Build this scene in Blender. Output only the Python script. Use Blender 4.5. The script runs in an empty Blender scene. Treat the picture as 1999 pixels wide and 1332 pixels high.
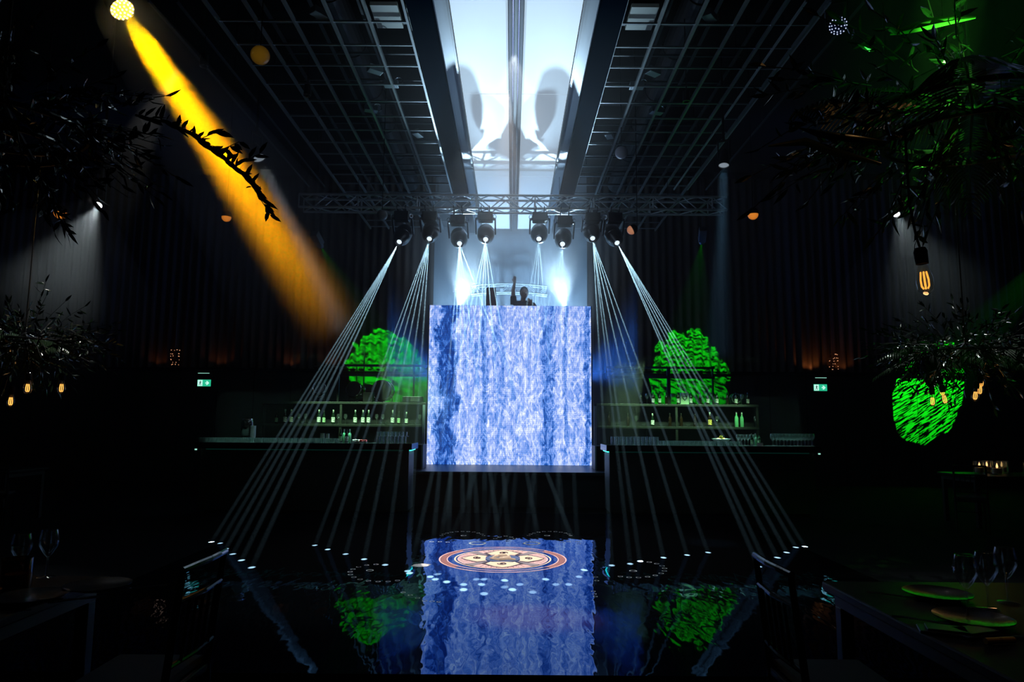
import bpy, math, random
from mathutils import Vector, Matrix
SC = bpy.context.scene
COL = SC.collection
R = math.radians
PI = math.pi
rnd = random.Random(7)

# ------------------------------------------------------------------ camera
FPX, W, H = 1340.0, 1999.0, 1332.0
CAM = Vector((0, 0, 1.5)); PITCH = R(6.65); ROLL = R(0.42)
F = Vector((0, math.cos(PITCH), math.sin(PITCH)))
U0 = Vector((0, -math.sin(PITCH), math.cos(PITCH))); R0 = Vector((1, 0, 0))
RX = R0 * math.cos(ROLL) + U0 * math.sin(ROLL)
UX = U0 * math.cos(ROLL) - R0 * math.sin(ROLL)
cd = bpy.data.cameras.new('camera'); cam = bpy.data.objects.new('camera', cd); COL.objects.link(cam)
cd.sensor_width = 36.0; cd.lens = FPX / W * 36.0; cd.clip_start = 0.05; cd.clip_end = 200
m = Matrix((( RX.x, UX.x, -F.x, CAM.x), (RX.y, UX.y, -F.y, CAM.y), (RX.z, UX.z, -F.z, CAM.z), (0, 0, 0, 1)))
cam.matrix_world = m
SC.camera = cam

def ray(px, py):
    return F + RX * ((px - W / 2) / FPX) + UX * ((H / 2 - py) / FPX)
def at_y(px, py, Y):
    d = ray(px, py); return CAM + d * ((Y - CAM.y) / d.y)
def at_z(px, py, Z):
    d = ray(px, py); return CAM + d * ((Z - CAM.z) / d.z)

# ------------------------------------------------------------------ render settings that are not size or engine
SC.view_settings.view_transform = 'Standard'; SC.view_settings.look = 'None'
SC.view_settings.exposure = 0; SC.view_settings.gamma = 1; SC.view_settings.use_curve_mapping = False
cy = SC.cycles
cy.max_bounces = 7; cy.diffuse_bounces = 2; cy.glossy_bounces = 4; cy.transmission_bounces = 4
cy.transparent_max_bounces = 24; cy.volume_bounces = 0
cy.sample_clamp_indirect = 2.0; cy.sample_clamp_direct = 0
cy.use_denoising = True; cy.caustics_reflective = False; cy.caustics_refractive = False
cy.use_light_tree = True; cy.use_adaptive_sampling = True; cy.adaptive_threshold = 0.015

# ------------------------------------------------------------------ materials
MATS = {}
def mat(name, base=(0.5, 0.5, 0.5), rough=0.5, metal=0.0, ior=1.45, spec=0.5, noise=0.0, nscale=20, bump=0.0, bscale=60, coat=0.0):
    if name in MATS: return MATS[name]
    mt = bpy.data.materials.new(name); mt.use_nodes = True
    nt = mt.node_tree; b = nt.nodes['Principled BSDF']
    b.inputs['Base Color'].default_value = (*base, 1); b.inputs['Roughness'].default_value = rough
    b.inputs['Metallic'].default_value = metal; b.inputs['IOR'].default_value = ior
    b.inputs['Specular IOR Level'].default_value = spec; b.inputs['Coat Weight'].default_value = coat
    tc = None
    if noise > 0 or bump > 0:
        tc = nt.nodes.new('ShaderNodeTexCoord')
    if noise > 0:
        n = nt.nodes.new('ShaderNodeTexNoise'); n.inputs['Scale'].default_value = nscale; n.inputs['Detail'].default_value = 4
        nt.links.new(tc.outputs['Object'], n.inputs['Vector'])
        cr = nt.nodes.new('ShaderNodeValToRGB')
        cr.color_ramp.elements[0].color = (*[c * (1 - noise) for c in base], 1)
        cr.color_ramp.elements[1].color = (*[min(1, c * (1 + noise)) for c in base], 1)
        nt.links.new(n.outputs['Fac'], cr.inputs['Fac']); nt.links.new(cr.outputs['Color'], b.inputs['Base Color'])
    if bump > 0:
        n = nt.nodes.new('ShaderNodeTexNoise'); n.inputs['Scale'].default_value = bscale
        nt.links.new(tc.outputs['Object'], n.inputs['Vector'])
        bp = nt.nodes.new('ShaderNodeBump'); bp.inputs['Strength'].default_value = bump; bp.inputs['Distance'].default_value = 0.02
        nt.links.new(n.outputs['Fac'], bp.inputs['Height']); nt.links.new(bp.outputs['Normal'], b.inputs['Normal'])
    MATS[name] = mt
    return mt

def emit(name, col=(1, 1, 1), strength=1.0, sample=False):
    if name in MATS: return MATS[name]
    mt = bpy.data.materials.new(name); mt.use_nodes = True
    nt = mt.node_tree; b = nt.nodes['Principled BSDF']
    b.inputs['Base Color'].default_value = (0.02, 0.02, 0.02, 1); b.inputs['Roughness'].default_value = 0.3
    b.inputs['Emission Color'].default_value = (*col, 1); b.inputs['Emission Strength'].default_value = strength
    mt.cycles.emission_sampling = 'AUTO' if sample else 'NONE'
    MATS[name] = mt
    return mt

def glassy(name, tint=(0.9, 0.95, 0.95), f=0.0, rough=0.03, milky=0.0):
    """thin clear glass: see-through with a sharp Fresnel sheen"""
    if name in MATS: return MATS[name]
    mt = bpy.data.materials.new(name); mt.use_nodes = True
    nt = mt.node_tree; nt.nodes.clear()
    o = nt.nodes.new('ShaderNodeOutputMaterial'); mx = nt.nodes.new('ShaderNodeMixShader')
    t = nt.nodes.new('ShaderNodeBsdfTransparent'); t.inputs['Color'].default_value = (*tint, 1)
    g = nt.nodes.new('ShaderNodeBsdfGlossy'); g.inputs['Roughness'].default_value = rough
    lw = nt.nodes.new('ShaderNodeLayerWeight'); lw.inputs['Blend'].default_value = 0.5
    pw = nt.nodes.new('ShaderNodeMath'); pw.operation = 'POWER'; pw.inputs[1].default_value = 3.0
    ad = nt.nodes.new('ShaderNodeMath'); ad.operation = 'MULTIPLY_ADD'; ad.inputs[1].default_value = 0.8; ad.inputs[2].default_value = 0.03 + f; ad.use_clamp = True
    nt.links.new(lw.outputs['Facing'], pw.inputs[0]); nt.links.new(pw.outputs[0], ad.inputs[0]); nt.links.new(ad.outputs[0], mx.inputs['Fac'])
    nt.links.new(t.outputs[0], mx.inputs[1]); nt.links.new(g.outputs[0], mx.inputs[2])
    if milky > 0:
        m2 = nt.nodes.new('ShaderNodeMixShader'); m2.inputs['Fac'].default_value = milky
        d = nt.nodes.new('ShaderNodeBsdfDiffuse'); d.inputs['Color'].default_value = (0.8, 0.86, 0.85, 1)
        nt.links.new(mx.outputs[0], m2.inputs[1]); nt.links.new(d.outputs[0], m2.inputs[2]); nt.links.new(m2.outputs[0], o.inputs['Surface'])
    else: nt.links.new(mx.outputs[0], o.inputs['Surface'])
    MATS[name] = mt
    return mt

def hazemat(name, dens, col=(1, 1, 1), aniso=0.0, noise=None, grad=None):
    mt = bpy.data.materials.new(name); mt.use_nodes = True
    nt = mt.node_tree; nt.nodes.clear()
    o = nt.nodes.new('ShaderNodeOutputMaterial'); v = nt.nodes.new('ShaderNodeVolumeScatter')
    v.inputs['Color'].default_value = (*col, 1); v.inputs['Density'].default_value = dens; v.inputs['Anisotropy'].default_value = aniso
    nt.links.new(v.outputs[0], o.inputs['Volume'])
    if grad:
        # grad: (axis origin, axis direction, [(t, factor) ...]) density along an axis, in object space
        o0, ax, st = grad
        tc = nt.nodes.new('ShaderNodeTexCoord'); sb = nt.nodes.new('ShaderNodeVectorMath'); sb.operation = 'SUBTRACT'; sb.inputs[1].default_value = o0
        nt.links.new(tc.outputs['Object'], sb.inputs[0])
        dt_ = nt.nodes.new('ShaderNodeVectorMath'); dt_.operation = 'DOT_PRODUCT'; L_ = Vector(ax).length; dt_.inputs[1].default_value = Vector(ax) / (L_ * L_)
        nt.links.new(sb.outputs[0], dt_.inputs[0])
        cr = nt.nodes.new('ShaderNodeValToRGB'); e = cr.color_ramp.elements
        e[0].position, e[0].color = st[0][0], (st[0][1],) * 3 + (1,); e[1].position, e[1].color = st[-1][0], (st[-1][1],) * 3 + (1,)
        for t_, f_ in st[1:-1]: q = e.new(t_); q.color = (f_, f_, f_, 1)
        nt.links.new(dt_.outputs['Value'], cr.inputs['Fac'])
        mu = nt.nodes.new('ShaderNodeMath'); mu.operation = 'MULTIPLY'; mu.inputs[1].default_value = dens
        nt.links.new(cr.outputs['Color'], mu.inputs[0]); nt.links.new(mu.outputs[0], v.inputs['Density'])
    if noise:
        tc = nt.nodes.new('ShaderNodeTexCoord'); n = nt.nodes.new('ShaderNodeTexNoise')
        n.inputs['Scale'].default_value = noise; n.inputs['Detail'].default_value = 3; n.inputs['Distortion'].default_value = 0.6
        nt.links.new(tc.outputs['Object'], n.inputs['Vector'])
        mr = nt.nodes.new('ShaderNodeMapRange'); mr.inputs[1].default_value = 0.35; mr.inputs[2].default_value = 0.68
        mr.inputs[3].default_value = dens * 0.25; mr.inputs[4].default_value = dens * 2.0
        nt.links.new(n.outputs['Fac'], mr.inputs[0]); nt.links.new(mr.outputs[0], v.inputs['Density'])
    return mt

# ------------------------------------------------------------------ mesh building
class MB:
    def __init__(s): s.v = []; s.f = []
    def add(s, vs, fs):
        o = len(s.v); s.v += [tuple(x) for x in vs]; s.f += [tuple(i + o for i in f) for f in fs]; return s
    def box(s, c, d, rot=None):
        c = Vector(c); hx, hy, hz = d[0] / 2, d[1] / 2, d[2] / 2
        vs = [Vector((x, y, z)) for z in (-hz, hz) for y in (-hy, hy) for x in (-hx, hx)]
        if rot is not None: vs = [rot @ v for v in vs]
        return s.add([v + c for v in vs], [(0, 2, 3, 1), (4, 5, 7, 6), (0, 1, 5, 4), (2, 6, 7, 3), (0, 4, 6, 2), (1, 3, 7, 5)])
    def bar(s, p, q, w, h=None):
        p, q = Vector(p), Vector(q); h = h or w
        d = q - p; L = d.length; z = d.normalized()
        ref = Vector((0, 0, 1)) if abs(z.z) < 0.9 else Vector((0, 1, 0))
        x = z.cross(ref).normalized(); y = x.cross(z)
        rot = Matrix((x, y, z)).transposed()
        return s.box((p + q) / 2, (w, h, L), rot)
    def tube(s, pts, r, n=8, caps=True):
        pts = [Vector(p) for p in pts]; rs = r if isinstance(r, (list, tuple)) else [r] * len(pts)
        rings = []
        prevx = None
        for i, p in enumerate(pts):
            d = (pts[min(i + 1, len(pts) - 1)] - pts[max(i - 1, 0)]).normalized()
            ref = prevx if prevx is not None else (Vector((1, 0, 0)) if abs(d.x) < 0.9 else Vector((0, 1, 0)))
            x = (ref - d * ref.dot(d)).normalized(); y = d.cross(x); prevx = x
            rings.append([p + (x * math.cos(2 * PI * k / n) + y * math.sin(2 * PI * k / n)) * rs[i] for k in range(n)])
        vs = [v for rg in rings for v in rg]; fs = []
        for i in range(len(rings) - 1):
            for k in range(n):
                a, b = i * n + k, i * n + (k + 1) % n
                fs.append((a, b, b + n, a + n))
        if caps:
            fs.append(tuple(range(n))[::-1]); o = (len(rings) - 1) * n; fs.append(tuple(o + k for k in range(n)))
        return s.add(vs, fs)
    def lathe(s, prof, n=20, o=(0, 0, 0), rot=None):
        o = Vector(o); vs = []; fs = []
        for r, z in prof:
            for k in range(n):
                v = Vector((r * math.cos(2 * PI * k / n), r * math.sin(2 * PI * k / n), z))
                if rot is not None: v = rot @ v
                vs.append(v + o)
        for i in range(len(prof) - 1):
            for k in range(n):
                a, b = i * n + k, i * n + (k + 1) % n
                fs.append((a, b, b + n, a + n))
        return s.add(vs, fs)
    def ball(s, c, r, n=14, m=9, sq=(1, 1, 1)):
        prof = [(max(1e-4, r * math.sin(PI * i / m)), -r * math.cos(PI * i / m)) for i in range(m + 1)]
        c = Vector(c); vs = []; fs = []
        for a, z in prof:
            for k in range(n):
                vs.append(c + Vector((a * math.cos(2 * PI * k / n) * sq[0], a * math.sin(2 * PI * k / n) * sq[1], z * sq[2])))
        for i in range(m):
            for k in range(n):
                a, b = i * n + k, i * n + (k + 1) % n
                fs.append((a, b, b + n, a + n))
        return s.add(vs, fs)
    def torus(s, c, R_, r, n=28, m=8, rot=None, a0=0, a1=2 * PI):
        c = Vector(c); full = abs(a1 - a0 - 2 * PI) < 1e-6; cnt = n if full else n + 1
        vs = []; fs = []
        for i in range(cnt):
            a = a0 + (a1 - a0) * i / n
            for k in range(m):
                b = 2 * PI * k / m
                v = Vector(((R_ + r * math.cos(b)) * math.cos(a), (R_ + r * math.cos(b)) * math.sin(a), r * math.sin(b)))
                if rot is not None: v = rot @ v
                vs.append(v + c)
        for i in range(n):
            for k in range(m):
                a, b = i * m + k, i * m + (k + 1) % m
                j = ((i + 1) % cnt) * m
                fs.append((a, j + k, j + (k + 1) % m, b))
        return s.add(vs, fs)
    def prism(s, poly, z0, z1, o=(0, 0, 0), rot=None):
        o = Vector(o); n = len(poly)
        vs = [Vector((x, y, z)) for z in (z0, z1) for x, y in poly]
        if rot is not None: vs = [rot @ v for v in vs]
        fs = [tuple(range(n))[::-1], tuple(range(n, 2 * n))] + [(k, (k + 1) % n, n + (k + 1) % n, n + k) for k in range(n)]
        return s.add([v + o for v in vs], fs)
    def build(s, name, m=None, parent=None, loc=(0, 0, 0), smooth=False, bevel=0.0, autosmooth=False):
        me = bpy.data.meshes.new(name); me.from_pydata(s.v, [], s.f)
        me.validate(); me.update()
        if smooth:
            for p in me.polygons: p.use_smooth = True
            if autosmooth:
                try: me.set_sharp_from_angle(angle=R(40))
                except Exception: pass
        ob = bpy.data.objects.new(name, me); COL.objects.link(ob); ob.location = loc
        if m: me.materials.append(m)
        if parent is not None: ob.parent = parent
        if bevel > 0:
            b = ob.modifiers.new('edge', 'BEVEL'); b.width = bevel; b.segments = 2; b.limit_method = 'ANGLE'
        return ob

def tag(o, label, cat, group=None, kind=None):
    o['label'] = label; o['category'] = cat
    if group: o['group'] = group
    if kind: o['kind'] = kind
    return o
def struct(o, label=None, cat=None):
    o['kind'] = 'structure'
    if label: o['label'] = label
    if cat: o['category'] = cat
    return o
def thing(name, label, cat, loc=(0, 0, 0), rz=0.0, group=None):
    o = bpy.data.objects.new(name, None); COL.objects.link(o); o.location = loc; o.rotation_euler = (0, 0, rz)
    o.empty_display_size = 0.1
    return tag(o, label, cat, group)
KIDS = {}
def kids(o): return [c for c in o.children]
def dup(o, loc=None, rz=None, label=None, group=None, parent=None):
    c = o.copy(); COL.objects.link(c)
    if parent is not None: c.parent = parent
    if loc is not None: c.location = loc
    if rz is not None: c.rotation_euler = (0, 0, rz)
    if label: c['label'] = label
    if group: c['group'] = group
    for ch in kids(o): dup(ch, parent=c)
    return c
def aim(d):
    """rotation matrix whose -Z looks along d"""
    return Vector(d).to_track_quat('-Z', 'Y').to_matrix()
def spot(name, loc, target, power, size_deg, col=(1, 1, 1), blend=0.15, rad=0.01):
    ld = bpy.data.lights.new(name, 'SPOT'); ld.energy = power; ld.color = col; ld.spot_size = R(size_deg); ld.spot_blend = blend
    ld.shadow_soft_size = rad
    o = bpy.data.objects.new(name, ld); COL.objects.link(o); o.location = loc
    o.rotation_euler = (Vector(target) - Vector(loc)).to_track_quat('-Z', 'Y').to_euler()
    return o
def pencil(o, half_deg):
    ld = o.data; ld.use_nodes = True; nt = ld.node_tree; em = nt.nodes['Emission']; N = nt.nodes.new; Lk = nt.links.new
    tc = N('ShaderNodeTexCoord'); sp = N('ShaderNodeSeparateXYZ'); Lk(tc.outputs['Normal'], sp.inputs[0])
    cb = N('ShaderNodeCombineXYZ'); Lk(sp.outputs[0], cb.inputs[0]); Lk(sp.outputs[1], cb.inputs[1])
    ln = N('ShaderNodeVectorMath'); ln.operation = 'LENGTH'; Lk(cb.outputs[0], ln.inputs[0])
    mr = N('ShaderNodeMapRange'); mr.inputs[1].default_value = math.tan(R(half_deg)); mr.inputs[2].default_value = math.tan(R(half_deg)) * 0.6
    Lk(ln.outputs['Value'], mr.inputs[0]); Lk(mr.outputs[0], em.inputs['Strength'])
def point(name, loc, power, col=(1, 1, 1), rad=0.03):
    ld = bpy.data.lights.new(name, 'POINT'); ld.energy = power; ld.color = col; ld.shadow_soft_size = rad
    o = bpy.data.objects.new(name, ld); COL.objects.link(o); o.location = loc
    return o
def area(name, loc, target, power, sx, sy, col=(1, 1, 1), spread=180):
    ld = bpy.data.lights.new(name, 'AREA'); ld.energy = power; ld.color = col; ld.shape = 'RECTANGLE'; ld.size = sx; ld.size_y = sy
    ld.spread = R(spread)
    o = bpy.data.objects.new(name, ld); COL.objects.link(o); o.location = loc
    o.rotation_euler = (Vector(target) - Vector(loc)).to_track_quat('-Z', 'Y').to_euler()
    return o
UPW = 3000.0; BLUE = 850.0; YELW = 80000.0; WHC = 230.0; GRB = 2500.0; LOGO = 1900.0; GOB = 16000.0; GSP = 190.0; WARM = 3.0; BARL = 34.0; PLL = 14.0; BKW = 900.0
HZ = 0.012; SMK = 0.062; YHZ = 0.16; BEAMP = 1500000.0
# ------------------------------------------------------------------ common materials
BLACK = mat('black paint', (0.006, 0.006, 0.007), 0.45)
MATTE = mat('matte black', (0.004, 0.004, 0.005), 0.9, spec=0.2)
DULL = mat('dull dark rail', (0.06, 0.07, 0.08), 0.5, 0.3)
SATIN = mat('satin black metal', (0.012, 0.013, 0.015), 0.28, spec=0.6)
ALU = mat('brushed aluminium', (0.75, 0.77, 0.8), 0.32, 0.4, noise=0.12, nscale=30)
STEEL = mat('grey painted steel', (0.32, 0.35, 0.37), 0.34, 0.5)
CHROME = mat('chrome', (0.85, 0.86, 0.88), 0.1, 1.0)
CARPET = mat('dark carpet', (0.004, 0.004, 0.005), 0.95, spec=0.1, bump=0.3, bscale=220)
WOODB = mat('black stained wood', (0.012, 0.011, 0.01), 0.42, noise=0.5, nscale=9)

wl = bpy.data.worlds.new('dark world'); SC.world = wl; wl.use_nodes = True
wn = wl.node_tree; wn.nodes['Background'].inputs[0].default_value = (0, 0, 0, 1); wn.nodes['Background'].inputs[1].default_value = 0

# ------------------------------------------------------------------ the room
YB = 16.8; XW = 13.0; ZC = 7.8; YF = -3.0
struct(MB().box((0, (YB + YF) / 2, -0.1), (2 * XW + 0.6, YB - YF + 0.6, 0.2)).build('floor', CARPET), 'black carpet floor around the glossy dance floor', 'floor')
struct(MB().box((0, (YB + YF) / 2, ZC + 0.1), (2 * XW + 0.6, YB - YF + 0.6, 0.2)).build('ceiling', MATTE), 'black upper ceiling above the hung grids', 'ceiling')

def panel_wall_mat():
    mt = mat('black wall panels', (0.05, 0.055, 0.05), 0.6)
    nt = mt.node_tree; b = nt.nodes['Principled BSDF']
    tc = nt.nodes.new('ShaderNodeTexCoord'); sx = nt.nodes.new('ShaderNodeSeparateXYZ')
    nt.links.new(tc.outputs['Object'], sx.inputs[0])
    # seams between wall panels, every 0.9 m with a narrower filler panel
    a = nt.nodes.new('ShaderNodeMath'); a.operation = 'PINGPONG'; a.inputs[1].default_value = 0.45
    nt.links.new(sx.outputs['X'], a.inputs[0])
    c = nt.nodes.new('ShaderNodeMath'); c.operation = 'GREATER_THAN'; c.inputs[1].default_value = 0.012
    nt.links.new(a.outputs[0], c.inputs[0])
    n = nt.nodes.new('ShaderNodeTexNoise'); n.inputs['Scale'].default_value = 3.0
    nt.links.new(tc.outputs['Object'], n.inputs['Vector'])
    mr = nt.nodes.new('ShaderNodeMapRange'); mr.inputs[3].default_value = 0.020; mr.inputs[4].default_value = 0.028
    nt.links.new(n.outputs['Fac'], mr.inputs[0])
    mu = nt.nodes.new('ShaderNodeMath'); mu.operation = 'MULTIPLY'
    nt.links.new(mr.outputs[0], mu.inputs[0]); nt.links.new(c.outputs[0], mu.inputs[1])
    cb = nt.nodes.new('ShaderNodeCombineColor')
    for k in range(3): nt.links.new(mu.outputs[0], cb.inputs[k])
    nt.links.new(cb.outputs[0], b.inputs['Base Color'])
    return mt
WALLP = panel_wall_mat()
struct(MB().box((0, YB + 0.1, ZC / 2), (2 * XW + 0.6, 0.2, ZC)).build('wall_back', WALLP), 'dark panelled back wall behind the bars', 'wall')
struct(MB().box((-XW - 0.1, (YB + YF) / 2, ZC / 2), (0.2, YB - YF, ZC)).build('wall_left', BLACK), 'black side wall beyond the tables on the left', 'wall')
struct(MB().box((XW + 0.1, (YB + YF) / 2, ZC / 2), (0.2, YB - YF, ZC)).build('wall_right', BLACK), 'black side wall beyond the tables on the right', 'wall')
struct(MB().box((0, YF - 0.1, ZC / 2), (2 * XW + 0.6, 0.2, ZC)).build('wall_front', BLACK), 'black wall behind the camera', 'wall')

# pleated curtains over the upper back wall
def curtain_mat():
    mt = mat('umber velvet', (0.055, 0.04, 0.032), 0.85, spec=0.15)
    return mt
CURT = curtain_mat()
ZCUR = at_y(1000, 722, YB - 0.2).z
def curtain(name, x0, x1, label):
    mb = MB(); n = int((x1 - x0) / 0.035); vs = []; fs = []
    zs = (ZCUR, 3.4, 4.8, 7.6)
    r2 = random.Random(3)
    ph = 0.0
    cols = []
    for i in range(n + 1):
        x = x0 + (x1 - x0) * i / n
        ph += 0.9 + 0.35 * r2.random()
        cols.append((x, 0.045 * math.sin(ph) + 0.03 * math.sin(x * 5.1)))
    for z in zs:
        for x, d in cols: vs.append((x, YB - 0.12 + d * (1.0 if z < 5 else 0.7), z))
    k = n + 1
    for j in range(len(zs) - 1):
        for i in range(n): fs.append((j * k + i, j * k + i + 1, (j + 1) * k + i + 1, (j + 1) * k + i))
    mb.add(vs, fs); o = mb.build(name, CURT, smooth=True)
    return tag(o, label, 'curtain')
curtain('curtain', -XW, -1.95, 'brown pleated curtain over the upper wall above the left bar')
curtain('curtain', 1.85, XW, 'brown pleated curtain over the upper wall above the right bar')
# drop cloth behind the DJ and ledge under the curtains
bk = MB(); vs = []; fs = []
for j in range(9):
    for i in range(41):
        x = -1.95 + 3.8 * i / 40; z = 0.01 + 7.6 * j / 8
        vs.append((x, YB - 0.08 + 0.03 * math.sin(x * 9 + z), z))
for j in range(8):
    for i in range(40): fs.append((j * 41 + i, j * 41 + i + 1, (j + 1) * 41 + i + 1, (j + 1) * 41 + i))
bk.add(vs, fs)
tag(bk.build('backdrop_cloth', mat('grey stage cloth', (0.22, 0.24, 0.27), 0.85), smooth=True), 'grey cloth backdrop hanging behind the DJ booth', 'backdrop', kind='thing')
for nm, x0, x1 in (('trim_1', -XW, -2.0), ('trim_2', 1.9, XW)):
    struct(MB().box(((x0 + x1) / 2, YB - 0.04, ZCUR - 0.03), (x1 - x0, 0.08, 0.05)).build(nm, BLACK), 'black ledge below the pleated curtain', 'trim')

# ------------------------------------------------------------------ glossy dance floor
def dance_mat():
    mt = mat('polished black dance floor', (0.009, 0.009, 0.01), 0.02, ior=1.8)
    nt = mt.node_tree; b = nt.nodes['Principled BSDF']
    tc = nt.nodes.new('ShaderNodeTexCoord'); mp = nt.nodes.new('ShaderNodeMapping')
    mp.inputs['Scale'].default_value = (1.6, 0.55, 1)
    nt.links.new(tc.outputs['Object'], mp.inputs[0])
    n = nt.nodes.new('ShaderNodeTexNoise'); n.inputs['Scale'].default_value = 2.6; n.inputs['Detail'].default_value = 2.0
    n.inputs['Distortion'].default_value = 0.6
    nt.links.new(mp.outputs[0], n.inputs['Vector'])
    n2 = nt.nodes.new('ShaderNodeTexNoise'); n2.inputs['Scale'].default_value = 9.0; n2.inputs['Detail'].default_value = 1.0
    nt.links.new(mp.outputs[0], n2.inputs['Vector'])
    ad = nt.nodes.new('ShaderNodeMath'); ad.operation = 'MULTIPLY_ADD'; ad.inputs[1].default_value = 0.16
    nt.links.new(n2.outputs['Fac'], ad.inputs[0]); nt.links.new(n.outputs['Fac'], ad.inputs[2])
    bp = nt.nodes.new('ShaderNodeBump'); bp.inputs['Strength'].default_value = 1.0; bp.inputs['Distance'].default_value = 0.0042
    nt.links.new(ad.outputs[0], bp.inputs['Height'])
    # black acrylic with a blue mirror sheen
    df_ = nt.nodes.new('ShaderNodeBsdfDiffuse'); df_.inputs['Color'].default_value = (0.0048, 0.0048, 0.0052, 1)
    gl = nt.nodes.new('ShaderNodeBsdfGlossy'); gl.inputs['Color'].default_value = (0.36, 0.58, 1.0, 1); gl.inputs['Roughness'].default_value = 0.02
    fr = nt.nodes.new('ShaderNodeFresnel'); fr.inputs['IOR'].default_value = 2.1
    mx = nt.nodes.new('ShaderNodeMixShader')
    nt.links.new(bp.outputs['Normal'], gl.inputs['Normal']); nt.links.new(fr.outputs[0], mx.inputs[0])
    nt.links.new(df_.outputs[0], mx.inputs[1]); nt.links.new(gl.outputs[0], mx.inputs[2])
    nt.links.new(mx.outputs[0], nt.nodes['Material Output'].inputs['Surface']); nt.nodes.remove(b)
    return mt
DANCE = dance_mat()
YD0 = at_z(1000, 1318, 0.04).y
# the floor is laid in two runs of panels with a seam at the second joint
yj = at_z(1000, 1240, 0.04).y
df = MB()
for y0, y1 in ((YD0, yj - 0.02), (yj - 0.02, yj + 0.02), (yj + 0.02, 11.2)):
    df.box((0, (y0 + y1) / 2, 0.02), (6.9, y1 - y0, 0.04))
struct(df.build('floor_dance', DANCE), 'polished black mirror dance floor in front of the stage', 'dance floor')
ZD = 0.0405

# mandala: projected light laid as coloured pieces; small ring inlays
MPINK = mat('rose gobo light', (0.85, 0.52, 0.50), 0.75, spec=0.1); MCREAM = mat('cream gobo light', (0.95, 0.72, 0.52), 0.75, spec=0.1)
MDARK = mat('dark gobo gap', (0.05, 0.03, 0.04), 0.6); MWHITE = mat('white inlay', (0.8, 0.8, 0.8), 0.7, spec=0.1)
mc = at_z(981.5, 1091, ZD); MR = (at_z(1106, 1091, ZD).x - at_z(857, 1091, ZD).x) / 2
mand = thing('projected_mandala', 'round pink and cream mandala of projected light on the black dance floor', 'projected pattern', (mc.x, mc.y, ZD))
def flat(mb, poly, z=0.0, t=0.0008): mb.prism(poly, z, z + t); return mb
def ringpoly(mb, cx, cyy, r0, r1, z=0.0, n=64, a0=0.0, a1=2 * PI, t=0.0008):
    vs = []; fs = []
    full = abs(a1 - a0 - 2 * PI) < 1e-6; cnt = n if full else n + 1
    for i in range(cnt):
        a = a0 + (a1 - a0) * i / n
        for r in (r0, r1):
            vs.append((cx + r * math.cos(a), cyy + r * math.sin(a), z + t))
    for i in range(n):
        a, b = 2 * i, 2 * ((i + 1) % cnt)
        fs.append((a, a + 1, b + 1, b))
    return mb.add(vs, fs)
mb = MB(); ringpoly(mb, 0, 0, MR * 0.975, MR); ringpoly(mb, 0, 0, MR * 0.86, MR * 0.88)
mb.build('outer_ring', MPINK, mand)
mb = MB()
for a in (0, PI):
    mb = MB(); ringpoly(mb, 0, 0, MR * 0.885, MR * 0.97, 0.0, 30, a - 0.75, a + 0.75); mb.build('crescent', mat('dusky rose gobo light', (0.3, 0.12, 0.11), 0.7), mand)
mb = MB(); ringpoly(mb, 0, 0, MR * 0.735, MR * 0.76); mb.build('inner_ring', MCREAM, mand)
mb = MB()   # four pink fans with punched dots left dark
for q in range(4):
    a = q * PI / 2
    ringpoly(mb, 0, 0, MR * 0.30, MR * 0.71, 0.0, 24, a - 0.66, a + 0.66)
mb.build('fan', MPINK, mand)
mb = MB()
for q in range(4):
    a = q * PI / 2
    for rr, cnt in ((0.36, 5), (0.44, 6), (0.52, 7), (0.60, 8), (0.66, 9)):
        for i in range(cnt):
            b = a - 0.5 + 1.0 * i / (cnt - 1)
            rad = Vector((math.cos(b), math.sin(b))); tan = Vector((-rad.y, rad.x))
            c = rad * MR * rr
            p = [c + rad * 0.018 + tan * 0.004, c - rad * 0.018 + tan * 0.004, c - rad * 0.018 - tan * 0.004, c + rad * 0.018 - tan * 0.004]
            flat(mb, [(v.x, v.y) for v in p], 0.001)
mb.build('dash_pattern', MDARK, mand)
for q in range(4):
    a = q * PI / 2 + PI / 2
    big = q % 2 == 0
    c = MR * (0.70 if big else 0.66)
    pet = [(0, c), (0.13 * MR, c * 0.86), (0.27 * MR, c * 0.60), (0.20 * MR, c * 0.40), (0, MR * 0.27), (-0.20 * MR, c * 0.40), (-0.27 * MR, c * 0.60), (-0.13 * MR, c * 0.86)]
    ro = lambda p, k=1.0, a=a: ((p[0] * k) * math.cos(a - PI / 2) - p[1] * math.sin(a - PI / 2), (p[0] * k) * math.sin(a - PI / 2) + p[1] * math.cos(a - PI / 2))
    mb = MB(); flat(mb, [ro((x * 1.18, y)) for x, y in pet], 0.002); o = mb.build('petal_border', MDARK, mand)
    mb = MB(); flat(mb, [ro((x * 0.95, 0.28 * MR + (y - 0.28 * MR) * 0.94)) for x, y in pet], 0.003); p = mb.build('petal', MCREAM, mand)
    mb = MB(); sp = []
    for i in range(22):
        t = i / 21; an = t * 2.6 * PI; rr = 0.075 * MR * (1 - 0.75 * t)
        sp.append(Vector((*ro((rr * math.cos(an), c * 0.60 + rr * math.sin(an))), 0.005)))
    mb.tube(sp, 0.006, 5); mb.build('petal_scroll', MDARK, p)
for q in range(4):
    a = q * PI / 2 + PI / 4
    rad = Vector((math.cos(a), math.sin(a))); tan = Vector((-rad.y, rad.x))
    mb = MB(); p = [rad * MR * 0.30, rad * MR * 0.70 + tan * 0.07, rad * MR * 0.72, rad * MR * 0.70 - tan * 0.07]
    flat(mb, [(v.x, v.y) for v in p], 0.002); mb.build('wedge', mat('grey gobo light', (0.25, 0.22, 0.24), 0.6), mand)
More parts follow.
